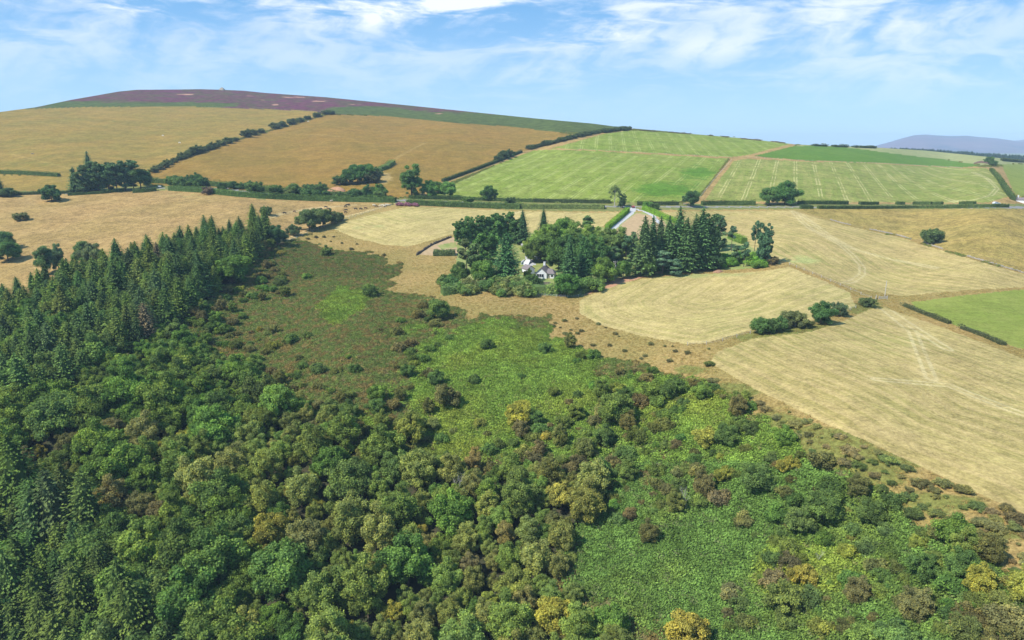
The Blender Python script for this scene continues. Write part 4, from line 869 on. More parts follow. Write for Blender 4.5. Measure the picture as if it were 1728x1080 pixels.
# ------------------------------------------------------------------ hedges, walls, fences
def hedge(name, px, h, w, tint, label, gap=0.0, leaf=0.5, dens=3.0, wob=0.25, mat=None, group=None, cat='hedge', amp=1.0):
    L = wline(px, 8); vs = []; seg = np.linalg.norm(np.diff(L[:, :2], axis=0), axis=1); cum = np.concatenate([[0], np.cumsum(seg)]); T = cum[-1]
    n = int(T*(2*h+w)*dens); n = min(n, 26000)
    s = rng.random(n)*T; x = np.interp(s, cum, L[:,0]); y = np.interp(s, cum, L[:,1]); z = np.interp(s, cum, L[:,2])
    k = np.clip(np.searchsorted(cum, s)-1, 0, len(seg)-1); dx = (np.diff(L[:,0])/seg)[k]; dy = (np.diff(L[:,1])/seg)[k]
    hh = h*(1-wob/2+wob*fbm(s/4.0*amp, s*0+3, 13, 3)*2-wob/2); ww = w*(0.8+0.4*vnoise(s/3.0, s*0, 5))
    c = rng.random(n); side = np.where(c < w/(2*h+w)*1.2, 0, np.where(rng.random(n) < .5, -1, 1))
    off = np.where(side == 0, (rng.random(n)-.5)*ww, side*ww/2+rng.normal(size=n)*.08); zz = np.where(side == 0, hh, rng.random(n)*hh)+rng.normal(size=n)*.1
    cen = np.stack([x-dy*off, y+dx*off, z+zz], -1); nr = np.stack([-dy*side, dx*side, np.where(side == 0, 1., .35)], -1)+rng.normal(size=(n,3))*.4
    keep = np.ones(n, bool) if gap == 0 else vnoise(s/9.0, s*0+1, 21) > gap
    v, f = leaves(cen[keep], nr[keep], leaf*(.6+.8*rng.random(keep.sum())), 1.25)
    parts = [(v, f, 0, rng.random(keep.sum()))]
    cv = []; cf = []; m = max(2, int(T/2.0)); st = np.linspace(0, T, m)
    for q in range(m):
        X_, Y_, Z_ = (np.interp(st[q], cum, L[:,k_]) for k_ in range(3)); kk = min(max(np.searchsorted(cum, st[q])-1, 0), len(seg)-1)
        ddx, ddy = (L[kk+1,0]-L[kk,0])/seg[kk], (L[kk+1,1]-L[kk,1])/seg[kk]
        for (o_, hz) in ((-.42*w, -1.5), (-.36*w, h*.82), (.36*w, h*.82), (.42*w, -1.5)): cv.append((X_-ddy*o_, Y_+ddx*o_, Z_+hz*(0.9+.12*random.random())))
    ks = np.ones(m, bool) if gap == 0 else vnoise(st/9.0, st*0+1, 21) > gap+.04
    for q in range(m-1):
        if not (ks[q] and ks[q+1]): continue
        a = q*4
        for e in range(3): cf.append((a+e, a+e+1, a+e+5, a+e+4))
        if q == 0 or not ks[q-1]: cf.append((a+3, a+2, a+1, a))
        if q == m-2 or not ks[min(q+2, m-1)]: cf.append((a+4, a+5, a+6, a+7))
    if cf: parts.append((np.array(cv), np.array(cf), 0, .3))
    o = link(bpy.data.objects.new(name, plant_mesh(name, parts, [mat or M_LEAF]))); o['tint'] = tuple(float(t) for t in tint)
    return tag(o, label, cat, group)
HG = (0.052,0.080,0.027); HD = (0.044,0.062,0.026); HB = (0.105,0.19,0.025)
hedge('hedge', [(-30,292),(40,294),(100,298)], 3.2, 4, HG, 'green hedge across the left hillside below the upper pasture')
hedge('hedge', [(-30,331),(60,328),(120,326)], 2.2, 3, HD, 'low dark hedge along the lane at the far left')
hedge('hedge', [(115,330),(180,326),(208,322)], 2.0, 3, HG, 'low hedge in front of the left conifer clump')
hedge('hedge', [(225,325),(245,324),(264,322)], 2.8, 5, HG, 'short thick hedge beside the lane sign')
hedge('hedge', [(288,321),(340,324),(400,331),(440,334),(520,338),(600,340),(668,341)], 3.9, 5, (0.052,0.09,0.027), 'long green roadside hedge below the golden pasture', dens=2.5)
hedge('hedge', [(250,308),(330,311),(420,319),(500,327),(560,331),(650,335)], 4.0, 5, HG, 'tall bushy hedge along the upper side of the lane', wob=.6)
hedge('hedge', [(688,344),(760,347.5),(830,350),(880,351)], 3.4, 9, (0.058,0.092,0.03), 'wide green scrub hedge below the lane behind the mown field', wob=.5)
hedge('hedge', [(690,335),(780,337),(900,341)], 2.6, 3, HG, 'dark green hedge on the upper side of the lane below the green field', wob=.5)
hedge('hedge', [(900,341),(960,342),(1030,343)], 2.8, 3, HD, 'dark hedge at the foot of the large green field', wob=.3)
hedge('hedge', [(880,351),(950,351),(1020,352)], 3.0, 6, (0.10,0.13,0.045), 'weedy olive hedge between lane and field behind the cottage trees', wob=.7)
hedge('hedge', [(1075,346),(1120,346),(1144,345.5)], 2.6, 3, HD, 'short dark hedge left of the field gateway')
hedge('hedge', [(1184,346),(1230,346),(1275,346)], 3.4, 3, HG, 'trimmed green hedge between the round tree and the big twin trees', wob=.1)
hedge('hedge', [(1346,344),(1400,344.5),(1430,344.5)], 2.6, 2.5, HG, 'trimmed hedge just right of the big twin trees', wob=.1)
hedge('hedge', [(1350,352),(1371,352)], 2.4, 2.5, HG, 'short block of hedge beside the lane bend', wob=.1)
hedge('hedge', [(1380,352),(1480,352),(1600,351),(1700,349.5)], 2.1, 2.5, HG, 'long trimmed hedge along the near side of the right hand lane', wob=.15, dens=4)
for i, (a, c_) in enumerate([(1450,1481),(1512,1526),(1540,1572),(1575,1590),(1620,1645)]):
    hedge('hedge', [(a,345),((a+c_)/2,345),(c_,345)], 2.3, 2.5, HG, ['first hedge block from the left above the right hand lane','small second hedge block above the right hand lane','wide third hedge block above the right hand lane','small fourth hedge block above the right hand lane','last hedge block before the parked car'][i], wob=.3)
hedge('hedge', [(1672,288),(1685,303),(1697,322),(1710,338)], 3.0, 3.5, HG, 'hedge running down from the far tree to the lane at the right', wob=.4)
hedge('hedge', [(1690,271),(1728,274),(1760,276)], 3.5, 4, HD, 'far dark hedge at the right edge', wob=.5)
hedge('hedge', [(747,307),(800,288),(848,270),(880,257)], 2.6, 3, HD, 'dark hedge climbing between golden pasture and green field', wob=.3)
hedge('hedge', [(892,252),(930,243),(975,231),(1010,224),(1063,218.5)], 3.4, 5, HG, 'thick dark thorn hedge at the top of the hill field', gap=.12, wob=1.1, dens=1.5, leaf=.8)
hedge('hedge', [(640,288),(652,284),(663,276)], 3.5, 6, (0.08,0.12,0.04), 'low green spinney tail running into the golden pasture', wob=.4)
hedge('hedge', [(1072,220),(1130,224),(1180,228),(1240,233)], 1.6, 3, (0.08,0.075,0.04), 'thin broken hedge on the skyline of the green hill', gap=.4, wob=.8, dens=2, leaf=.8)
hedge('hedge', [(1245,234),(1290,238),(1325,242)], 1.4, 3, (0.10,0.08,0.05), 'thin brown skyline hedge further right', gap=.3, wob=.8, dens=2, leaf=.8)
hedge('hedge', [(1368,246),(1420,248),(1480,250)], 2.4, 6, HD, 'dark tree line on the low ridge at the right skyline', gap=.3, wob=1.0, dens=1.2, leaf=1.2)
hedge('hedge', [(1518,513),(1560,530),(1606,548),(1660,568),(1694,583)], 1.1, 2.0, (0.055,0.065,0.03), 'low dark hedge between the green field and the mown field', gap=.12, wob=.5, leaf=.35, dens=9)
hedge('hedge', [(1024,387),(1042,372),(1059,357)], 2.8, 3.2, HB, 'bright clipped hedge along the left of the drive', wob=.05, leaf=.35, dens=9, amp=.5)
hedge('hedge', [(1086,354),(1103,360),(1122,369),(1150,379)], 2.6, 3.4, HB, 'bright clipped hedge right of the drive entrance', wob=.05, leaf=.35, dens=9)
hedge('hedge', [(1232,402),(1245,407),(1256,411)], 3.6, 4, (0.09,0.15,0.028), 'bright hedge end beside the tall pines', wob=.1, leaf=.35, dens=8)
hedge('hedge', [(746,497),(800,487),(860,491),(915,495),(945,497)], 4.2, 7, (0.085,0.13,0.04), 'tall loose garden hedge in front of the cottage', wob=.9, dens=4)
hedge('hedge', [(732,430),(752,430),(768,430)], 2.6, 6, (0.06,0.085,0.035), 'low dark garden hedge inside the far wall', wob=.4, dens=5)
hedge('hedge', [(955,500),(975,497),(995,488),(1015,480)], 2.4, 5, (0.09,0.13,0.05), 'bushy garden corner hedge right of the cottage', wob=.8, dens=5)
# far plantation beyond the low ridge: reads as one mass of trunks and tops
p, n_f = [], 0
fl_ = []
for q in range(900):
    u = random.uniform(1488, 1960); t = random.random(); d = 1750+t*130
    vg = np.interp(u, [1488,1728,1960], [255.5,271,280]); x = (u-864)/F_PX*d*cp
    zt = CAMZ + (239.8-vg)/F_PX*d*cp*cp
    k = random.uniform(.8, 1.1)*(0.85 if u > 1520 else .55+.3*(u-1488)/32); fl_.append(((x, d, zt-3), (0, 0, random.random()*6), (1.5*k, 1.5*k, k), jt((0.024,0.05,0.034)), random.randrange(4)))
gn_scatter('conifer_wood', fl_, [rep['spruce%d'%i] for i in range(4)], 'long dark conifer plantation in front of the far hills')

def box(cx, cy, cz, sx, sy, sz, M=None):
    v = np.array([(x, y, z) for x in (-1, 1) for y in (-1, 1) for z in (-1, 1)], float)*np.array([sx, sy, sz])/2+np.array([cx, cy, cz])
    return v, np.array([(0,1,3,2),(4,6,7,5),(0,4,5,1),(2,3,7,6),(0,2,6,4),(1,5,7,3)])
def solid(name, parts, mat, parent=None, bevel=0.0, smooth=False):
    vs, fs, o = [], [], 0
    for v, f in parts: vs += [tuple(x) for x in v]; fs += [tuple(int(q)+o for q in ff) for ff in f]; o += len(v)
    me = new_mesh(name, np.array(vs), fs, [mat], smooth); ob = link(bpy.data.objects.new(name, me), parent)
    if bevel: md = ob.modifiers.new('bevel', 'BEVEL'); md.width = bevel; md.segments = 2; md.limit_method = 'ANGLE'
    return ob
M_STONE = plain_mat('grey_stone', (0.36,0.31,0.25), (0.20,0.18,0.14), 1.5, .95, .6, .1)
M_WHITE = plain_mat('white_render', (0.720,0.720,0.720), (0.648,0.648,0.657), 1.0, .85, .1)
M_SLATE = plain_mat('brown_slate', (0.21,0.175,0.17), (0.15,0.125,0.125), 3.0, .7, .4)
M_GLASS = plain_mat('window_glass', (0.03,0.035,0.045), (0.02,0.025,0.03), 1, .12, 0, .6)
M_TIMBER = plain_mat('weathered_timber', (0.40,0.35,0.29), (0.25,0.21,0.17), 4, .9, .4)
M_POLE = plain_mat('pole_timber', (0.50,0.46,0.40), (0.38,0.34,0.29), 4, .9, .2)
M_METAL = plain_mat('galvanised', (0.55,0.56,0.57), (0.45,0.46,0.47), 3, .5, .1, .5, .3)
def wall(name, px, h, w, label, gap=0.0, cat='wall', mat=None):
    L = wline(px, 10); parts = []; seg = np.linalg.norm(np.diff(L[:, :2], axis=0), axis=1); cum = np.concatenate([[0], np.cumsum(seg)]); T = cum[-1]; s = 0
    vs, fs = [], []
    while s < T:
        st = random.uniform(.5, 1.3)
        if vnoise(np.array([s/11.]), np.array([2.]), 8)[0] > gap:
            x, y, z = (np.interp(s, cum, L[:,k]) for k in range(3)); k = min(max(np.searchsorted(cum, s)-1, 0), len(seg)-1)
            an = math.atan2(L[k+1,1]-L[k,1], L[k+1,0]-L[k,0])+random.gauss(0,.08); hh = h*random.uniform(.6, 1.15); ww = w*random.uniform(.7, 1.1)
            v = ICO_V*np.array([st*.6, ww*.6, hh*.72])*(1+rng.normal(size=(len(ICO_V),1))*.08); c, s_ = math.cos(an), math.sin(an)
            v = np.stack([v[:,0]*c-v[:,1]*s_+x, v[:,0]*s_+v[:,1]*c+y, v[:,2]+z+hh*.3], -1); parts.append((v, ICO_F))
        s += st*.85
    o = solid(name, parts, mat or M_STONE); return tag(o, label, cat)
wall('stone_wall', [(1345,355),(1362,360),(1420,376.5),(1520,398.5),(1600,423),(1728,461)], .7, .8, 'low tumbled stone wall between mown field and dry pasture', .42)
wall('stone_wall', [(703,431),(728,414),(762,400)], 1.3, .7, 'dark stone wall edging the plot left of the cottage trees', 0, mat=plain_mat('dark_stone', (0.13,0.11,0.08), (0.07,0.06,0.05), 1.5, .95, .6))
# fence lines: post and wire
def fence(px, step, label, h=1.2):
    L = wline(px, 10); seg = np.linalg.norm(np.diff(L[:, :2], axis=0), axis=1); cum = np.concatenate([[0], np.cumsum(seg)]); T = cum[-1]
    root = empty('wire_fence', L[0].tolist(), 0, label, 'fence'); n = int(T/step)
    o0 = L[0]; base = None
    for k in range(min(n, 95)):
        s = k*T/max(1, min(n, 95)-1); pt = np.array([np.interp(s, cum, L[:,q]) for q in range(3)])-o0
        if base is None: base = solid('post', [box(0, 0, h/2-.2, .14, .14, h+.4)], M_POLE, root); base.location = pt.tolist(); o = base
        else: o = base.copy(); C.objects.link(o); o.parent = root; o.location = pt.tolist()
    parts = []
    for hz in (.5, .95):
        pts = [((L[q]-o0)+np.array([0,0,hz])).tolist() for q in range(0, len(L), 2)]; parts.append(tube(pts, [.02]*len(pts), 3))
    solid('wire', parts, M_METAL, root); return root
fence([(975,252),(1099,259),(1233,265.5)], 7, 'post fence on the tan margin between the upper green fields')
fence([(1262,266),(1361,271.5),(1500,276.5),(1623,283.5)], 8, 'post fence between the vivid green field and the striped field')
fence([(1235,270),(1205,303),(1180,335)], 6, 'post fence beside the tan track up the green hill')
fence([(340,180.5),(450,184),(540,189)], 7, 'post fence at the moor edge above the left pasture', 1.4)
fence([(1332,447),(1380,466),(1436,490),(1470,505)], 5, 'post fence between the rounded field and the wide field')
fence([(1160,583),(1200,581),(1272,562),(1371,547),(1444,520)], 5, 'post fence between the rounded field and the lower right field')
fence([(668,344),(606,364),(556,380),(484,409)], 5, 'post fence along the lower edge of the cattle pasture')
fence([(984,496),(975,502),(950,502),(900,499)], 4, 'post fence in front of the garden hedge')

# ------------------------------------------------------------------ cottage garden trees (parts: crown, trunk)
G_ = 'trees round the cottage'
for i, (u, v, h, w) in enumerate([(776,412,40,1.15),(784,413,44,1.15),(796,412,46,1.1),(808,412,48,1.1),(821,410,46,1.1),(834,410,50,1.1),(846,408,48,1.1),(859,408,50,1.1),(868,410,44,1.1)]):
    tree('cypress', u, v, h, 'dark green cypress in the tight row at the back left of the garden', w, (0.050,0.098,0.030), 'row of cypresses at the back of the garden')
NT = [ # kind,u,v,h,wide,tint,label
 ('spruce',882,412,58,1.15,(0.04,0.08,0.036),'tall pointed conifer at the right end of the cypress row'),
 ('spruce',917,402,50,1.25,(0.036,0.072,0.036),'pointed dark conifer standing clear against the field behind the cottage'),
 ('cedar',854,476,86,.98,(0.036,0.085,0.036),'huge dense dark green conifer left of the cottage'),
 ('pine',788,462,60,1.3,(0.075,0.10,0.045),'olive pine at the left edge of the garden'),
 ('pine',802,475,66,1.35,(0.065,0.10,0.04),'bushy olive pine beside the huge conifer'),
 ('round',815,480,44,.9,(0.075,0.13,0.035),'mid green tree in front of the left pines'),
 ('cypress',822,445,60,1.2,(0.05,0.10,0.03),'dark tree behind the huge conifer'),
 ('round',776,482,38,.8,(0.07,0.12,0.04),'round green tree at the left garden corner'),
 ('tall',910,436,46,1.15,(0.10,0.155,0.04),'light olive tree overhanging the yard'),
 ('tall',932,430,56,1.2,(0.095,0.15,0.04),'tall olive green tree behind the cottage'),
 ('round',950,436,64,.85,(0.085,0.14,0.038),'large rounded tree behind the cottage'),
 ('tall',948,412,46,1.0,(0.065,0.115,0.036),'darker tree top at the back of the garden'),
 ('pine',990,425,62,1.3,(0.055,0.10,0.04),'pine with a dark spiky top behind the garden'),
 ('cypress',972,470,74,1.2,(0.045,0.09,0.032),'dark conifer pressed against the cottage roof'),
 ('spruce',960,486,86,1.3,(0.038,0.08,0.034),'tall dark conifer right beside the cottage'),
 ('cedar',985,478,82,.8,(0.042,0.088,0.036),'broad dark conifer right of the cottage'),
 ('tall',1005,468,66,1.0,(0.06,0.11,0.04),'grey green tree in the middle of the garden belt'),
 ('tall',1020,455,62,1.0,(0.09,0.125,0.045),'olive tree above the drive bend'),
 ('tall',1040,446,58,1.0,(0.085,0.13,0.045),'tree with a pale crown beside the yard'),
 ('round',1016,478,42,.95,(0.085,0.14,0.035),'bright green leafy tree near the power pole'),
 ('round',957,500,40,1.0,(0.055,0.115,0.032),'round dark green tree at the garden front corner'),
 ('round',1052,470,32,.75,(0.07,0.13,0.04),'small green tree behind the power pole'),
 ('pine',1056,448,52,1.0,(0.06,0.11,0.06),'blue green pine left of the parked cars'),
 ('pine',1068,440,50,1.0,(0.07,0.12,0.06),'bare stemmed pine over the garden shed'),
 ('spruce',1085,464,100,1.1,(0.05,0.085,0.036),'tall conifer at the left end of the dark belt'),
 ('spruce',1099,458,94,1.2,(0.042,0.08,0.036),'second tall conifer of the dark belt'),
 ('spruce',1112,452,88,1.1,(0.06,0.09,0.045),'brownish conifer inside the dark belt'),
 ('spruce',1126,456,92,1.2,(0.045,0.085,0.036),'conifer in the middle of the dark belt'),
 ('spruce',1143,455,106,1.2,(0.04,0.078,0.034),'highest conifer of the dark belt'),
 ('spruce',1156,458,92,1.2,(0.048,0.085,0.036),'dense conifer right of the highest one'),
 ('spruce',1170,452,92,1.2,(0.045,0.08,0.036),'conifer near the right end of the dark belt'),
 ('spruce',1181,454,104,1.25,(0.042,0.08,0.036),'broad topped conifer at the right end of the dark belt'),
 ('cypress',1190,450,88,1.0,(0.044,0.082,0.034),'dark conifer closing the right end of the belt'),
 ('pine',1118,464,42,1.9,(0.075,0.135,0.085),'low blue green pine in front of the belt'),
 ('pine',1140,466,30,1.8,(0.075,0.135,0.085),'smaller blue green pine in front of the belt'),
 ('round',1092,466,36,.8,(0.06,0.10,0.035),'dark bush at the foot of the belt beside the cars'),
 ('round',1200,455,34,1.0,(0.035,0.07,0.03),'dark bush in the shade at the right foot of the belt'),
 ('pine',1214,424,62,1.0,(0.05,0.085,0.05),'tall pine with bare trunk right of the belt'),
 ('pine',1207,420,54,.9,(0.05,0.085,0.05),'pine close behind the tall bare trunked pine'),
 ('pine',1234,424,44,.95,(0.06,0.10,0.06),'slim pine with a small top and bare trunk'),
 ('pine',1240,447,34,1.3,(0.06,0.10,0.06),'low blue green pine in the bright shrubbery'),
 ('pine',1255,450,42,1.2,(0.06,0.11,0.065),'short pine above the bright shrubs'),
 ('pine',1273,424,52,.75,(0.05,0.09,0.055),'tall thin pine left of the last pine'),
 ('cypress',1288,447,70,.75,(0.045,0.085,0.055),'last dark blue green pine at the right tip of the garden'),
 ('tall',1000,440,56,1.25,(0.095,0.14,0.042),'olive tree between the pine and the drive bend'),
 ('round',1024,432,44,1.1,(0.08,0.125,0.04),'rounded tree where the drive enters the trees'),
 ('tall',968,440,60,1.15,(0.085,0.13,0.04),'tall olive tree right of the large rounded tree'),
 ('round',922,418,36,1.1,(0.10,0.15,0.042),'light green tree behind the garage'),
 ('round',896,432,30,1.0,(0.11,0.16,0.045),'small olive tree beside the pavilion'),
 ('pine',1036,462,48,1.2,(0.065,0.11,0.055),'blue green pine behind the power pole'),
 ('round',1056,432,36,1.0,(0.09,0.13,0.045),'light olive tree at the yard edge'),
 ('tall',924,443,58,1.2,(0.07,0.115,0.035),'olive tree with low boughs beside the garage'),
 ('round',943,456,52,.9,(0.055,0.10,0.033),'dark green tree leaning over the cottage roof'),
 ('round',900,442,34,.8,(0.08,0.12,0.036),'low olive tree at the middle of the yard'),
 ('thorn',1302,446,16,1.3,(0.08,0.07,0.04),'brown low bush at the right tip of the garden'),
 ('tall',695,332,50,1.15,(0.055,0.105,0.036),'tall leafy tree beside the lane at the foot of the hedge'),
 ('round',724,332,26,1.0,(0.08,0.15,0.04),'round green tree between the tall tree and its neighbour'),
 ('round',756,333,27,1.0,(0.085,0.16,0.04),'bright round tree at the corner of the green field'),
 ('round',736,326,20,1.1,(0.055,0.095,0.03),'dark tree behind the two round trees'),
 ('round',826,338,23,1.1,(0.045,0.09,0.03),'spreading dark tree at the foot of the green field'),
 ('thorn',790,344,14,1.1,(0.06,0.10,0.03),'small dark bush left of the spreading tree'),
 ('thorn',860,345,14,1.1,(0.04,0.07,0.03),'small dark bush right of the spreading tree'),
 ('ash',1037,350,36,1.05,(0.115,0.145,0.06),'open pale limbed tree beside the drive entrance'),
 ('cypress',1050,351,24,1.1,(0.035,0.065,0.028),'dark tree beside the open pale limbed tree'),
 ('thorn',1093,352,14,1.0,(0.07,0.14,0.03),'small green tree at the drive entrance'),
 ('thorn',1103,354,12,1.4,(0.05,0.09,0.03),'dark shrub behind the right drive hedge'),
 ('round',1165,348,27,.9,(0.038,0.075,0.028),'dark round tree at the field gateway'),
 ('round',1298,346,31,1.0,(0.055,0.11,0.033),'left one of the big twin lane trees'),
 ('round',1324,346,38,1.0,(0.045,0.095,0.03),'right one of the big twin lane trees'),
 ('thorn',1571,411,29,1.0,(0.055,0.085,0.035),'lone thorn tree in the dry right hand pasture'),
 ('round',1668,277,13,1.1,(0.055,0.10,0.035),'far tree at the top of the right hand hedge'),
 ('round',1676,281,10,1.1,(0.045,0.09,0.03),'smaller far tree beside the top hedge tree'),
 ('thorn',1283,563,30,.95,(0.055,0.10,0.032),'leftmost bush of the row on the field boundary'),
 ('thorn',1297,562,26,1.0,(0.05,0.09,0.032),'second bush of the row on the field boundary'),
 ('thorn',1311,559,27,1.0,(0.055,0.10,0.034),'third bush of the row on the field boundary'),
 ('thorn',1338,551,31,1.15,(0.075,0.09,0.038),'brownish bush in the row on the field boundary'),
 ('round',1385,546,36,1.05,(0.042,0.085,0.03),'largest dark green bush on the field boundary'),
 ('thorn',1415,533,26,.95,(0.06,0.085,0.045),'grey green bush right of the largest one'),
 ('thorn',1464,517,17,1.4,(0.055,0.08,0.03),'low bush at the field corner by the gate'),
 ('thorn',1360,552,14,1.6,(0.06,0.07,0.03),'low scrub between the boundary bushes'),
 ('round',640,334,22,1.1,(0.06,0.11,0.033),'round dark tree by the lane below the golden pasture'),
 ('round',590,311,26,1.1,(0.05,0.10,0.033),'left tree of the spinney in the golden pasture'),
 ('round',603,309,32,1.0,(0.045,0.095,0.033),'middle tree of the spinney in the golden pasture'),
 ('round',616,308,32,1.0,(0.042,0.092,0.03),'tallest tree of the spinney in the golden pasture'),
 ('thorn',628,308,22,1.2,(0.065,0.075,0.04),'brown tree at the right of the spinney'),
 ('thorn',574,312,18,1.3,(0.055,0.09,0.035),'low left tree of the spinney'),
 ('thorn',634,296,14,1.4,(0.055,0.10,0.035),'small upper tree of the spinney'),
 ('spruce',155,322,66,1.15,(0.045,0.085,0.045),'tallest pointed conifer of the clump by the lane'),
 ('spruce',128,324,42,1.5,(0.045,0.08,0.038),'left conifer of the clump by the lane'),
 ('cypress',142,326,46,1.3,(0.048,0.082,0.036),'low left conifer in front of the clump'),
 ('cypress',168,324,50,1.3,(0.05,0.086,0.036),'dark conifer right of the tallest in the clump'),
 ('cypress',184,323,50,1.3,(0.048,0.088,0.038),'fourth conifer of the clump by the lane'),
 ('pine',198,323,48,1.5,(0.055,0.088,0.042),'spreading pine inside the clump by the lane'),
 ('cypress',212,321,48,1.3,(0.045,0.082,0.036),'dark conifer toward the right of the clump'),
 ('pine',226,320,50,1.4,(0.05,0.09,0.042),'broad pine at the right of the clump'),
 ('round',238,318,34,1.1,(0.05,0.09,0.036),'dark tree closing the right end of the clump'),
 ('round',88,340,26,1.2,(0.04,0.08,0.036),'dark tree on the pasture side of the lane'),
 ('spruce',0,331,40,1.4,(0.045,0.08,0.038),'conifer at the left edge of the photo by the lane'),
 ('thorn',14,332,16,1.5,(0.05,0.08,0.035),'low bush beside the left edge conifer'),
 ('thorn',35,372,15,1.4,(0.085,0.10,0.045),'lone olive bush in the left pasture'),
 ('round',8,422,32,1.0,(0.055,0.10,0.042),'upper bushy tree at the left edge of the pasture'),
 ('round',14,440,34,1.2,(0.055,0.105,0.038),'lower bushy tree at the left edge of the pasture'),
 ('thorn',450,363,17,1.0,(0.04,0.07,0.03),'small dark round tree in the cattle pasture'),
 ('round',522,389,38,1.0,(0.065,0.095,0.04),'largest olive tree on the cattle pasture bank'),
 ('round',545,383,32,.85,(0.07,0.10,0.042),'olive tree beside the largest on the bank'),
 ('thorn',560,377,24,1.0,(0.075,0.10,0.042),'small olive tree at the right of the bank'),
 ('thorn',573,373,16,.9,(0.055,0.08,0.035),'last small tree on the bank near the cows'),
 ('thorn',496,397,18,1.1,(0.055,0.08,0.038),'small grey green bush at the left of the bank'),
 ('round',468,414,32,1.0,(0.042,0.078,0.036),'dark tree beside the end of the spruce wood'),
 ('tall',80,462,50,1.1,(0.06,0.10,0.045),'leafy tree rising above the upper wood edge'),
 ('tall',100,459,44,.8,(0.065,0.10,0.055),'grey green tree beside the leafy one on the wood edge'),
 ('tall',142,452,48,.9,(0.07,0.11,0.05),'tree with a thin top on the upper wood edge'),
 ('round',160,455,42,.9,(0.085,0.11,0.055),'pale olive tree on the upper wood edge'),
 ('thorn',489,331,14,1.2,(0.07,0.095,0.04),'small tree in the tall lane hedge'),
 ('thorn',352,328,15,1.1,(0.09,0.075,0.055),'purplish bush standing in front of the roadside hedge'),
]
for k_, u, v, h, w, t, lb in NT: tree(k_, u, v, h, lb, w, (t[0]*.88, t[1]*.9, t[2]*.8) if 740 < u < 1310 and 395 < v < 505 else t, G_ if (740 < u < 1310 and 395 < v < 505) else None)
random.seed(21)
pts = np.array([(262,291),(300,270.5),(335,258),(370,247),(420,230),(480,213.5),(548,193.5)])
for q in range(30):
    t = q/29; c_ = np.linspace(0, 1, len(pts)); u = np.interp(t, c_, pts[:,0])+random.uniform(-2, 2); v = np.interp(t, c_, pts[:,1])
    if q in (18, 22): continue
    tree('thorn', u, v+.5, random.uniform(8, 12)*(1.25 if q in (9,10,19) else 1), 'dark hedgerow thorn in the line climbing between the two pastures', 1.35, (0.062,0.082,0.036), 'thorns of the climbing hedgerow')
tree('thorn', 559, 193.5, 8, 'last dark tree at the upper end of the climbing hedgerow', 1.5, (0.04,0.065,0.03))
for q in range(26):
    t = q/25; u = 892+t*170+random.uniform(-2, 2); v = np.interp(u, [892,930,975,1010,1063], [252,243,231,224,218.5])
    tree('thorn', u, v+.6, random.uniform(5.5, 9), 'small dark thorn in the hedge at the top of the hill field', 1.5, (0.055,0.078,0.034), 'thorns of the upper hill hedge')
for u, v, h in [(840,272,11),(850,268,15),(860,265,13)]: tree('thorn', u, v, h, 'dark thorn in the cluster halfway up the green field hedge', 1.2, (0.04,0.065,0.028), 'thorn cluster in the hill hedge')
for q in range(34):
    u = random.uniform(275, 655); v = random.uniform(-1, 5)+ np.interp(u, [255,330,420,560,650], [310,312,320,331,335]); tree('thorn', u, v, random.uniform(11, 22), 'leafy small tree growing in the lane hedge below the golden pasture', 1.15, random.choice([(0.055,0.10,0.035),(0.07,0.11,0.038),(0.045,0.085,0.033)]), 'small trees in the lane hedge')
for q in range(22):      # bright shrubbery at the right end of the garden
    u = random.uniform(1198, 1290); v = random.uniform(434, 457)
    place(random.choice(PR['bush']), 'garden_shrub', u, v, None, 1, random.uniform(.8, 1.4), 1.25, jt((0.085,0.16,0.03)), 'bright green shrub in the thicket under the pines', 'shrub', 'bright shrubs under the pines')
for q in range(46):
    u = random.uniform(740, 905) if q < 36 else random.uniform(948, 1010); v = random.uniform(482, 501) if q < 36 else random.uniform(484, 500)-(u-948)*.1
    place(random.choice(PR['bush']), 'garden_shrub', u, v, None, 1, random.uniform(1.0, 1.8), 1.1, jt(random.choice([(0.08,0.13,0.04),(0.06,0.11,0.035),(0.12,0.14,0.05)])), 'leafy shrub at the foot of the garden trees on the left', 'shrub', 'shrubs along the garden front')
place(PR['bush'][0], 'garden_shrub', 890, 474, None, 1, 1.7, .55, (0.16,0.19,0.03), 'slim yellow green conifer shrub left of the cottage', 'shrub')
for u, v, lb in [(675,347,'left'),(688,347.5,'middle'),(700,348,'right')]:
    place(PR['bush'][1], 'willowherb', u, v, None, 1, .7, 1.8, (0.20,0.10,0.14), 'patch of pink willowherb beside the lane gap, the %s one' % lb, 'wildflowers')

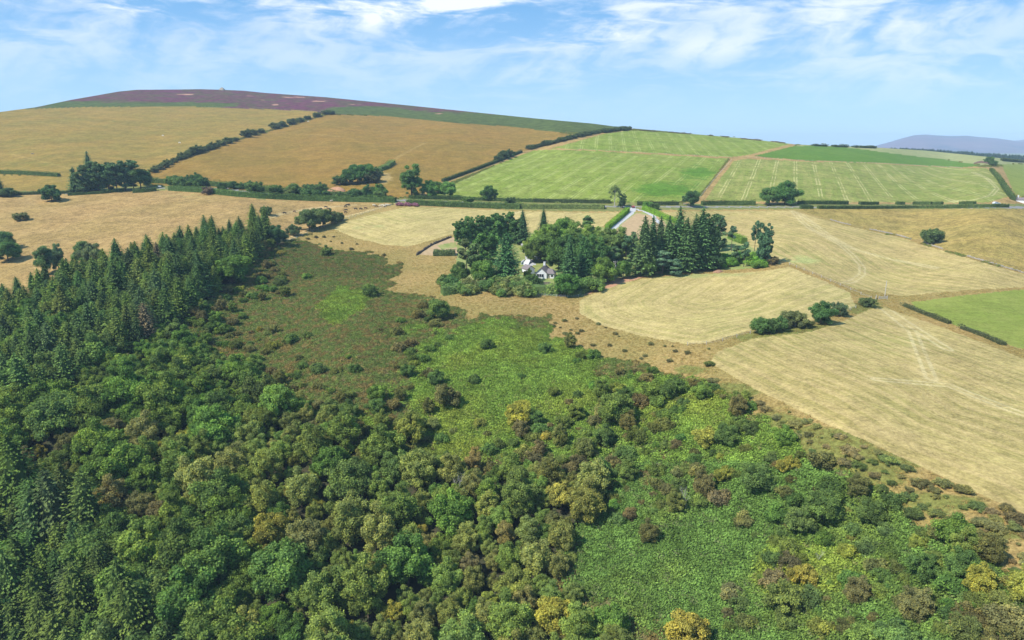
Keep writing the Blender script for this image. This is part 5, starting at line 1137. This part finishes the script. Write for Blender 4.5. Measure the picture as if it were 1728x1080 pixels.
# ------------------------------------------------------------------ cottage and outbuildings
def gable(name, loc, rz, w, d, h, rh, over, label, chim=True):
    """w across the gable (x), d deep (y), wall height h, roof rise rh; gable faces -y"""
    root = empty(name, loc, rz, label, 'house')
    v = [(-w/2,0,-1),(w/2,0,-1),(w/2,0,h),(0,0,h+rh),(-w/2,0,h),(-w/2,d,-1),(w/2,d,-1),(w/2,d,h),(0,d,h+rh),(-w/2,d,h)]
    solid('wall', [(v, [(0,1,2,3,4),(9,8,7,6,5),(0,4,9,5),(1,6,7,2)])], M_WHITE, root)
    t = .22; s = math.atan2(rh, w/2); rp = []
    for sg in (-1, 1):
        ex = sg*(w/2+over); ez = h-over*math.tan(s)
        vv_ = [(0,-over,h+rh+.05),(ex,-over,ez+.05),(ex,d+over,ez+.05),(0,d+over,h+rh+.05),(0,-over,h+rh+.05+t),(ex,-over,ez+.05+t),(ex,d+over,ez+.05+t),(0,d+over,h+rh+.05+t)]
        rp.append((vv_, [(0,1,2,3),(7,6,5,4),(0,4,5,1),(1,5,6,2),(2,6,7,3),(3,7,4,0)]))
    rf = solid('roof', rp, M_SLATE, root)
    if chim: solid('chimney', [box(0, d*.75, h+rh+.6, .9, .7, 2.0), box(0, d*.75, h+rh+1.66, 1.05, .85, .12)], M_WHITE, rf)
    return root
p = P(913, 470); c_ = gable('cottage', p, R(-14), 5.2, 10, 2.5, 2.3, .35, 'white gabled cottage with brown slate roof among the conifers')
wf = solid('window', [box(-.35, -.04, 1.45, 3.4, .08, 1.5)], M_WHITE, c_); solid('pane', [box(-1.45, -.09, 1.45, .95, .04, 1.3), box(-.35, -.09, 1.45, .95, .04, 1.3), box(.75, -.09, 1.45, .95, .04, 1.3)], M_GLASS, wf)
solid('wing', [box(4.2, 3.2, .6, 3.4, 5.0, 3.4)], M_WHITE, c_)
dr = solid('door', [box(3.4, .66, 1.0, .95, .08, 2.05)], M_TIMBER, c_); solid('handle', [box(3.1, .60, 1.0, .06, .05, .16)], M_METAL, dr)
w2 = solid('window', [box(5.0, .67, 1.35, 1.2, .06, 1.1)], M_WHITE, c_); solid('pane', [box(5.0, .63, 1.35, 1.0, .04, .9)], M_GLASS, w2)
solid('wing_roof', [([(2.3,.3,2.3),(6.3,.3,2.3),(6.3,6.1,2.3),(2.3,6.1,2.3),(2.61,3.2,4.3),(4.6,3.2,4.2)], [(0,1,5,4),(1,2,5),(2,3,4,5),(0,4,3),(3,2,1,0)])], M_SLATE, c_)
p = P(896, 462); c2 = gable('outbuilding', p, R(30), 4.0, 5, 2.2, 1.5, .3, 'small white gabled outbuilding left of the cottage', False); c2['category'] = 'outbuilding'
w3 = solid('window', [box(0, -.04, 1.2, 1.2, .08, 1.0)], M_WHITE, c2); solid('pane', [box(0, -.09, 1.2, 1.0, .04, .8)], M_GLASS, w3)
p = P(888, 421); c3 = empty('summerhouse', p, R(10), 'small pavilion with a grey hipped roof at the top of the yard', 'summerhouse')
solid('roof', [([(-2.6,-2.6,2.6),(2.6,-2.6,2.6),(2.6,2.6,2.6),(-2.6,2.6,2.6),(-.5,0,3.9),(.5,0,3.9)], [(0,1,5,4),(1,2,5),(2,3,4,5),(3,0,4),(3,2,1,0)])], plain_mat('grey_roof', (0.36,0.33,0.33), (0.28,0.26,0.26), 2), c3)
for sx in (-2.2, 2.2):
    for sy in (-2.2, 2.2): solid('post', [box(sx, sy, 1.1, .25, .25, 3.0)], M_WHITE, c3)
solid('back_wall', [box(0, 2.2, 1.1, 4.1, .15, 2.9)], M_WHITE, c3)
p = P(911, 437); c4 = gable('garage', p, R(20), 5, 6, 2.3, 1.6, .3, 'white outbuilding half hidden behind the olive trees', False); c4['category'] = 'garage'
dg = solid('door', [box(0, -.05, 1.05, 2.6, .08, 2.1)], M_GLASS, c4)
p = P(1063, 427); c5 = gable('shed', p, R(-60), 4.5, 7, 2.4, 1.4, .3, 'timber shed seen between the trees above the parked cars', False); c5['category'] = 'shed'
for ch in c5.children:
    if ch.name.startswith('wall'): ch.data.materials[0] = plain_mat('pale_timber', (0.62,0.42,0.26), (0.5,0.33,0.2), 3)
solid('door', [box(0, -.05, 1.0, 1.6, .08, 2.0)], M_TIMBER, c5)
p = P(890, 447); c6 = empty('garden_steps', p, R(-12), 'white garden steps and terrace wall between cottage and pavilion', 'steps')
for k in range(5): solid('step', [box(-1.0+k*.1, 1.2*k, .15+.25*k, 3.0-.15*k, 1.25, .32+.2*k)], M_WHITE, c6)
solid('side_wall', [box(-2.9, 3, .8, .3, 8, 1.5)], M_WHITE, c6)
tag(solid('terrace_wall', [box(0, 0, .45, 9, .4, 1.1), box(0, 0, 1.05, 9.3, .55, .12)], M_STONE), 'low stone garden wall in front of the cottage lawn', 'wall').location = P(912, 480)
# buildings at the right edge, far barn
p = P(1728, 343); c7 = gable('farm_building', p, R(60), 4, 5, 2.3, 1.2, .3, 'small grey building at the right edge by the lane junction'); c7['category'] = 'building'
w4 = solid('window', [box(-1.5, -.05, 1.6, 1.3, .08, 1.1)], M_WHITE, c7); solid('pane', [box(-1.5, -.1, 1.6, 1.1, .04, .9)], M_GLASS, w4)
solid('door', [box(1.5, -.05, 1.05, 1.1, .08, 2.1)], M_TIMBER, c7)
# sign by the lane, earth mound, cairn, troughs
p = P(270, 319); s_ = empty('road_sign', p, 0, 'small pale direction sign beside the lane near the conifer clump', 'sign'); solid('board', [box(0, -.06, 2.1, 2.4, .05, .6)], M_WHITE, s_); solid('post', [box(0, 0, 1.2, .12, .07, 2.8)], M_METAL, s_)
def mound(name, u, v, rx, ry, h, mat, label, cat):
    n = 20; vs = []; fs = []; pc = P(u, v)
    for j in range(9):
        for i in range(n):
            a = 6.283*i/n; t = j/8; rr = 1-t; k = 1+.25*math.sin(3*a+u)+.1*math.sin(7*a)
            vs.append((math.cos(a)*rx*rr*k, math.sin(a)*ry*rr*k, -1.5*(t == 0) + h*math.sin(t*math.pi/2)*(1+.12*math.sin(5*a+9*t))))
    for j in range(8):
        for i in range(n): fs.append((j*n+i, j*n+(i+1)%n, (j+1)*n+(i+1)%n, (j+1)*n+i))
    o = solid(name, [(vs, fs)], mat, None, 0, True); o.location = pc; return tag(o, label, cat)
mound('earth_mound', 570, 322, 7, 4, 2.8, M_SOIL, 'bare pinkish earth mound beside the spinney', 'mound')
mound('cairn', 375, 151.8, 6, 6, 4.6, M_STONE, 'stone cairn on the highest point of the moor', 'cairn')
mound('earth_mound', 1656, 275, 9, 5, 2.4, plain_mat('dark_earth', (0.17,0.10,0.07), (0.10,0.07,0.05), 1), 'dark brown earth bank left of the far hedge tree', 'mound')
for i, (u, v, w_) in enumerate([(1104,457.2,8),(1213,456.2,5)]): mound('brush_pile', u+0, v+3, w_*.5, 1.4, 1.0, plain_mat('dead_brush%d'%i, (0.34,0.19,0.11), (0.2,0.11,0.07), 2), ['heap of pale dead brush at the field edge below the belt','heap of reddish dead brush at the field edge below the bright shrubs'][i], 'brush pile')

def pole(u, v, hpx, label, transf=True, arms=True):
    p = P(u, v); h = hpx*mpp(u, v); r = empty('power_pole', p, R(20), label, 'pole')
    solid('shaft', [tube([(0,0,-1),(0,0,h)], [.17,.12], 8)], M_POLE, r)
    if arms: solid('crossarm', [box(0, 0, h-.4, 1.8, .12, .14)], M_TIMBER, r)
    if transf: solid('transformer', [tube([(.32,-.1,h-2.4),(.32,-.1,h-1.5)], [.28,.28], 10), box(.15,-.05,h-1.9,.3,.1,.1)], M_METAL, r)
    if arms:
        for sx in (-.8, 0, .8): solid('insulator', [tube([(sx,0,h-.33),(sx,0,h-.1)], [.07,.05], 6)], M_WHITE, r)
    return r
pole(1037, 470, 29, 'pale wooden power pole with transformer at the front of the garden trees')
pole(1493, 500, 27, 'slim pole beside the gate at the corner of the mown fields', False, False)
def gate(u, v, rz, label, w=3.6):
    r = empty('field_gate', P(u, v), rz, label, 'gate')
    for sx in (-w/2, w/2): solid('post', [box(sx, 0, .6, .18, .18, 1.6)], M_POLE, r)
    solid('gate_leaf', [box(0, 0, z, w-.25, .05, .07) for z in (.3,.5,.7,.9,1.15)]+[box(-w/2+.25, .001, .72, .07, .06, .95), box(w/2-.25, .001, .72, .07, .06, .95)], M_METAL, r)
gate(1490, 505, R(10), 'metal gate where the tracks meet between the mown fields')
gate(1478, 505, R(60), 'second gate post group left of the metal gate')
gate(1158, 345.5, R(5), 'field gate beside the dark round tree at the tan track')
gate(676, 340, R(0), 'gate in the lane gap below the tall leafy tree')

# ------------------------------------------------------------------ vehicles
def paint(name, c): 
    m_, b = base_mat(name); p_ = b.n('ShaderNodeBsdfPrincipled'); p_.inputs['Base Color'].default_value = (*c, 1); p_.inputs['Roughness'].default_value = .3; p_.inputs['Coat Weight'].default_value = .6
    pos = b.n('ShaderNodeNewGeometry').outputs['Position']; nz = b.noise(pos, 3, 3); b.put(p_.inputs['Roughness'], b.step(nz, .3, .7, .25, .4)); o = b.n('ShaderNodeOutputMaterial'); b.nt.links.new(p_.outputs[0], o.inputs[0]); return m_
M_TYRE = plain_mat('tyre_rubber', (0.03,0.03,0.03), (0.02,0.02,0.02), 5)
M_LAMP = plain_mat('lamp_glass', (0.75,0.75,0.72), (0.6,0.6,0.6), 5, .1)
def prism(prof, y0, y1):
    n = len(prof); v = [(x, y0, z) for x, z in prof]+[(x, y1, z) for x, z in prof]
    return v, [tuple(range(n)), tuple(range(2*n-1, n-1, -1))]+[(i, i+n, (i+1)%n+n, (i+1)%n) for i in range(n)]
def car(u, v, rz, col, label, cat='car', van=False):
    r = empty('parked_car', P(u, v), rz, label, cat)
    body = [(-2.15,.35),(2.1,.35),(2.2,.6),(2.1,.82),(1.0,.95),(.45,1.0),(-1.9,1.0),(-2.15,.9)]
    solid('body', [prism(body, -.88, .88)], paint('car_paint', col), r, .06)
    top = [(.95,.94),(.25,1.45),(-1.35,1.48),(-1.95,.98)]
    if van: top = [(1.2,.94),(.6,1.9),(-2.1,1.95),(-2.12,.98)]
    cb_ = solid('cabin', [prism(top, -.78, .78)], paint('cabin_paint', col), r, .05)
    h_ = 1.88 if van else 1.4
    solid('window', [prism([(.82,1.0),(.28,h_),(-1.25,h_),(-1.75,1.03)], s*.785, s*.80) for s in (-1, 1)]+[([(1.0,-.68,1.0),(1.0,.68,1.0),(.33,.62,h_+.02),(.33,-.62,h_+.02)], [(0,1,2,3)])], M_GLASS, cb_)
    for x in (-1.35, 1.35):
        for y in (-.82, .82):
            w = solid('wheel', [tube([(x,y-.11,.33),(x,y+.11,.33)], [.33,.33], 14), ([(x+.33*math.cos(a*.449), y+math.copysign(.112,y), .33+.33*math.sin(a*.449)) for a in range(14)], [tuple(range(14))])], M_TYRE, r)
            solid('rim', [([(x+.2*math.cos(a*.628), y+math.copysign(.12,y), .33+.2*math.sin(a*.628)) for a in range(10)], [tuple(range(10))])], M_METAL, w)
    for y in (-.62, .62): solid('headlight', [box(2.16, y, .7, .08, .34, .16)], M_LAMP, r)
    return r
car(1681, 344.5, R(8), (0.62,0.66,0.72), 'pale silver car parked by the hedge at the right hand lane')
car(1052, 446, R(60), (0.75,0.76,0.78), 'white car parked in the yard between the trees')
car(1052, 455, R(75), (0.12,0.22,0.42), 'blue car parked in front of the white one in the yard')
car(1068, 350.5, R(95), (0.30,0.07,0.06), 'dark red car at the drive entrance')

# ------------------------------------------------------------------ cattle and sheep
def beast(name, s=1.0, sheep=False):
    # joints of one animal, facing +x; grown into one continuous skin
    V_ = [(-.85,0,1.05,.34),(-.3,0,1.02,.42),(.35,0,1.04,.42),(.75,0,1.12,.34),(1.05,0,1.02,.20),(1.35,0,.62,.15),(1.55,0,.34,.11)]
    E = [(0,1),(1,2),(2,3),(3,4),(4,5),(5,6)]
    def leg(root, x, y, back):
        i = len(V_); V_.extend([(x,y,.78,.17),(x+(.10 if back else .0),y,.52,.09),(x-(.06 if back else -.02),y,.34,.07),(x,y,.04,.075)]); E.extend([(root,i),(i,i+1),(i+1,i+2),(i+2,i+3)])
    leg(0,-.8,.24,True); leg(0,-.8,-.24,True); leg(3,.68,.22,False); leg(3,.68,-.22,False)
    i = len(V_); V_.extend([(-1.15,0,1.12,.05),(-1.22,0,.6,.04)]); E.extend([(0,i),(i,i+1)])
    i = len(V_); V_.extend([(1.30,.2,.80,.05),(1.30,-.2,.80,.05)]); E.extend([(5,i),(5,i+1)])
    me = bpy.data.meshes.new(name); me.from_pydata([v[:3] for v in V_], E, []); o = bpy.data.objects.new(name, me); C.objects.link(o)
    md = o.modifiers.new('skin', 'SKIN'); 
    for k, v in enumerate(V_): me.skin_vertices[0].data[k].radius = (v[3], v[3]*(1.15 if sheep else 1.0)); me.skin_vertices[0].data[k].use_root = (k == 1)
    sb = o.modifiers.new('sub', 'SUBSURF'); sb.levels = 1; sb.render_levels = 1
    dg = bpy.context.evaluated_depsgraph_get(); m2 = bpy.data.meshes.new_from_object(o.evaluated_get(dg)); bpy.data.objects.remove(o); m2.name = name
    m2.polygons.foreach_set('use_smooth', np.ones(len(m2.polygons), bool)); return m2
M_COW = plain_mat('black_hide', (0.02,0.018,0.017), (0.04,0.03,0.025), .8, .7); M_COWB = plain_mat('brown_hide', (0.12,0.06,0.035), (0.08,0.04,0.025), .8, .7); M_COWW = plain_mat('cream_hide', (0.62,0.55,0.42), (0.5,0.43,0.32), .8, .7)
bm_ = beast('cow'); bmats = {}
for k_, m in (('black', M_COW), ('brown', M_COWB), ('cream', M_COWW)):
    c_ = bm_.copy(); c_.materials.clear(); c_.materials.append(m); bmats[k_] = c_
COWS = [(480,361,'black'),(497,358.5,'brown'),(542,354,'black'),(550,351,'black'),(555,354,'brown'),(583,350,'black'),(586,347.5,'black'),(589,347,'black'),(584,356,'black'),(583,360,'brown'),(600,354,'black'),(609,354,'black'),(617,353,'brown'),(631,348,'cream'),(635,350,'black'),(642,349,'cream'),(646,348,'cream'),(649,349.5,'cream'),(652,347.5,'cream'),(655,347.5,'cream'),(560,340.5,'cream')]
for u, v, k_ in COWS:
    o = bpy.data.objects.new('cow', bmats[k_]); C.objects.link(o); o.location = P(u, v); o.rotation_euler = (0, 0, random.choice([0, math.pi])+random.uniform(-.7, .7)); o.scale = (.95,)*3
    tag(o, k_+' grazing cow in the dry pasture above the bank', 'cow', k_+' cows in the dry pasture')
sm_ = beast('sheep', 1, True); sm_.materials.append(plain_mat('sheep_fleece', (0.75,0.72,0.64), (0.65,0.6,0.52), 2, .95))
for u, v, lb in [(275,230,'white sheep higher on the upper left hillside pasture'),(303,242,'white sheep lower on the upper left hillside pasture'),(520,206,'white sheep beside the climbing hedgerow')]:
    o = bpy.data.objects.new('sheep', sm_); C.objects.link(o); o.location = P(u, v); o.scale = (1.0,)*3; tag(o, lb, 'sheep')
tag(solid('water_trough', [box(0,0,.35,2.6,.9,.8), box(0,0,.78,2.4,.7,.06)], M_STONE), 'stone trough in the upper left pasture', 'trough').location = P(55, 260)

# ------------------------------------------------------------------ haze
HB_ = [(-9000,-700,-30),(9000,-700,-30),(9000,14000,-30),(-9000,14000,-30)]
hv = [tuple(p_) for p_ in HB_]+[(x, y, 245) for x, y, z in HB_]
mz = bpy.data.materials.new('air'); mz.use_nodes = True; b = NB(mz.node_tree)
vol = b.n('ShaderNodeVolumePrincipled'); vol.inputs['Color'].default_value = (0.62,0.81,1.0,1); vol.inputs['Density'].default_value = 0.000095; vol.inputs['Anisotropy'].default_value = -0.15
o_ = b.n('ShaderNodeOutputMaterial'); b.nt.links.new(vol.outputs[0], o_.inputs['Volume'])
tag(solid('haze', [(hv, [(3,2,1,0),(4,5,6,7),(0,1,5,4),(1,2,6,5),(2,3,7,6),(3,0,4,7)])], mz), 'thin blue summer haze over the valley', None, None, 'stuff')
print('objects', len(bpy.data.objects))
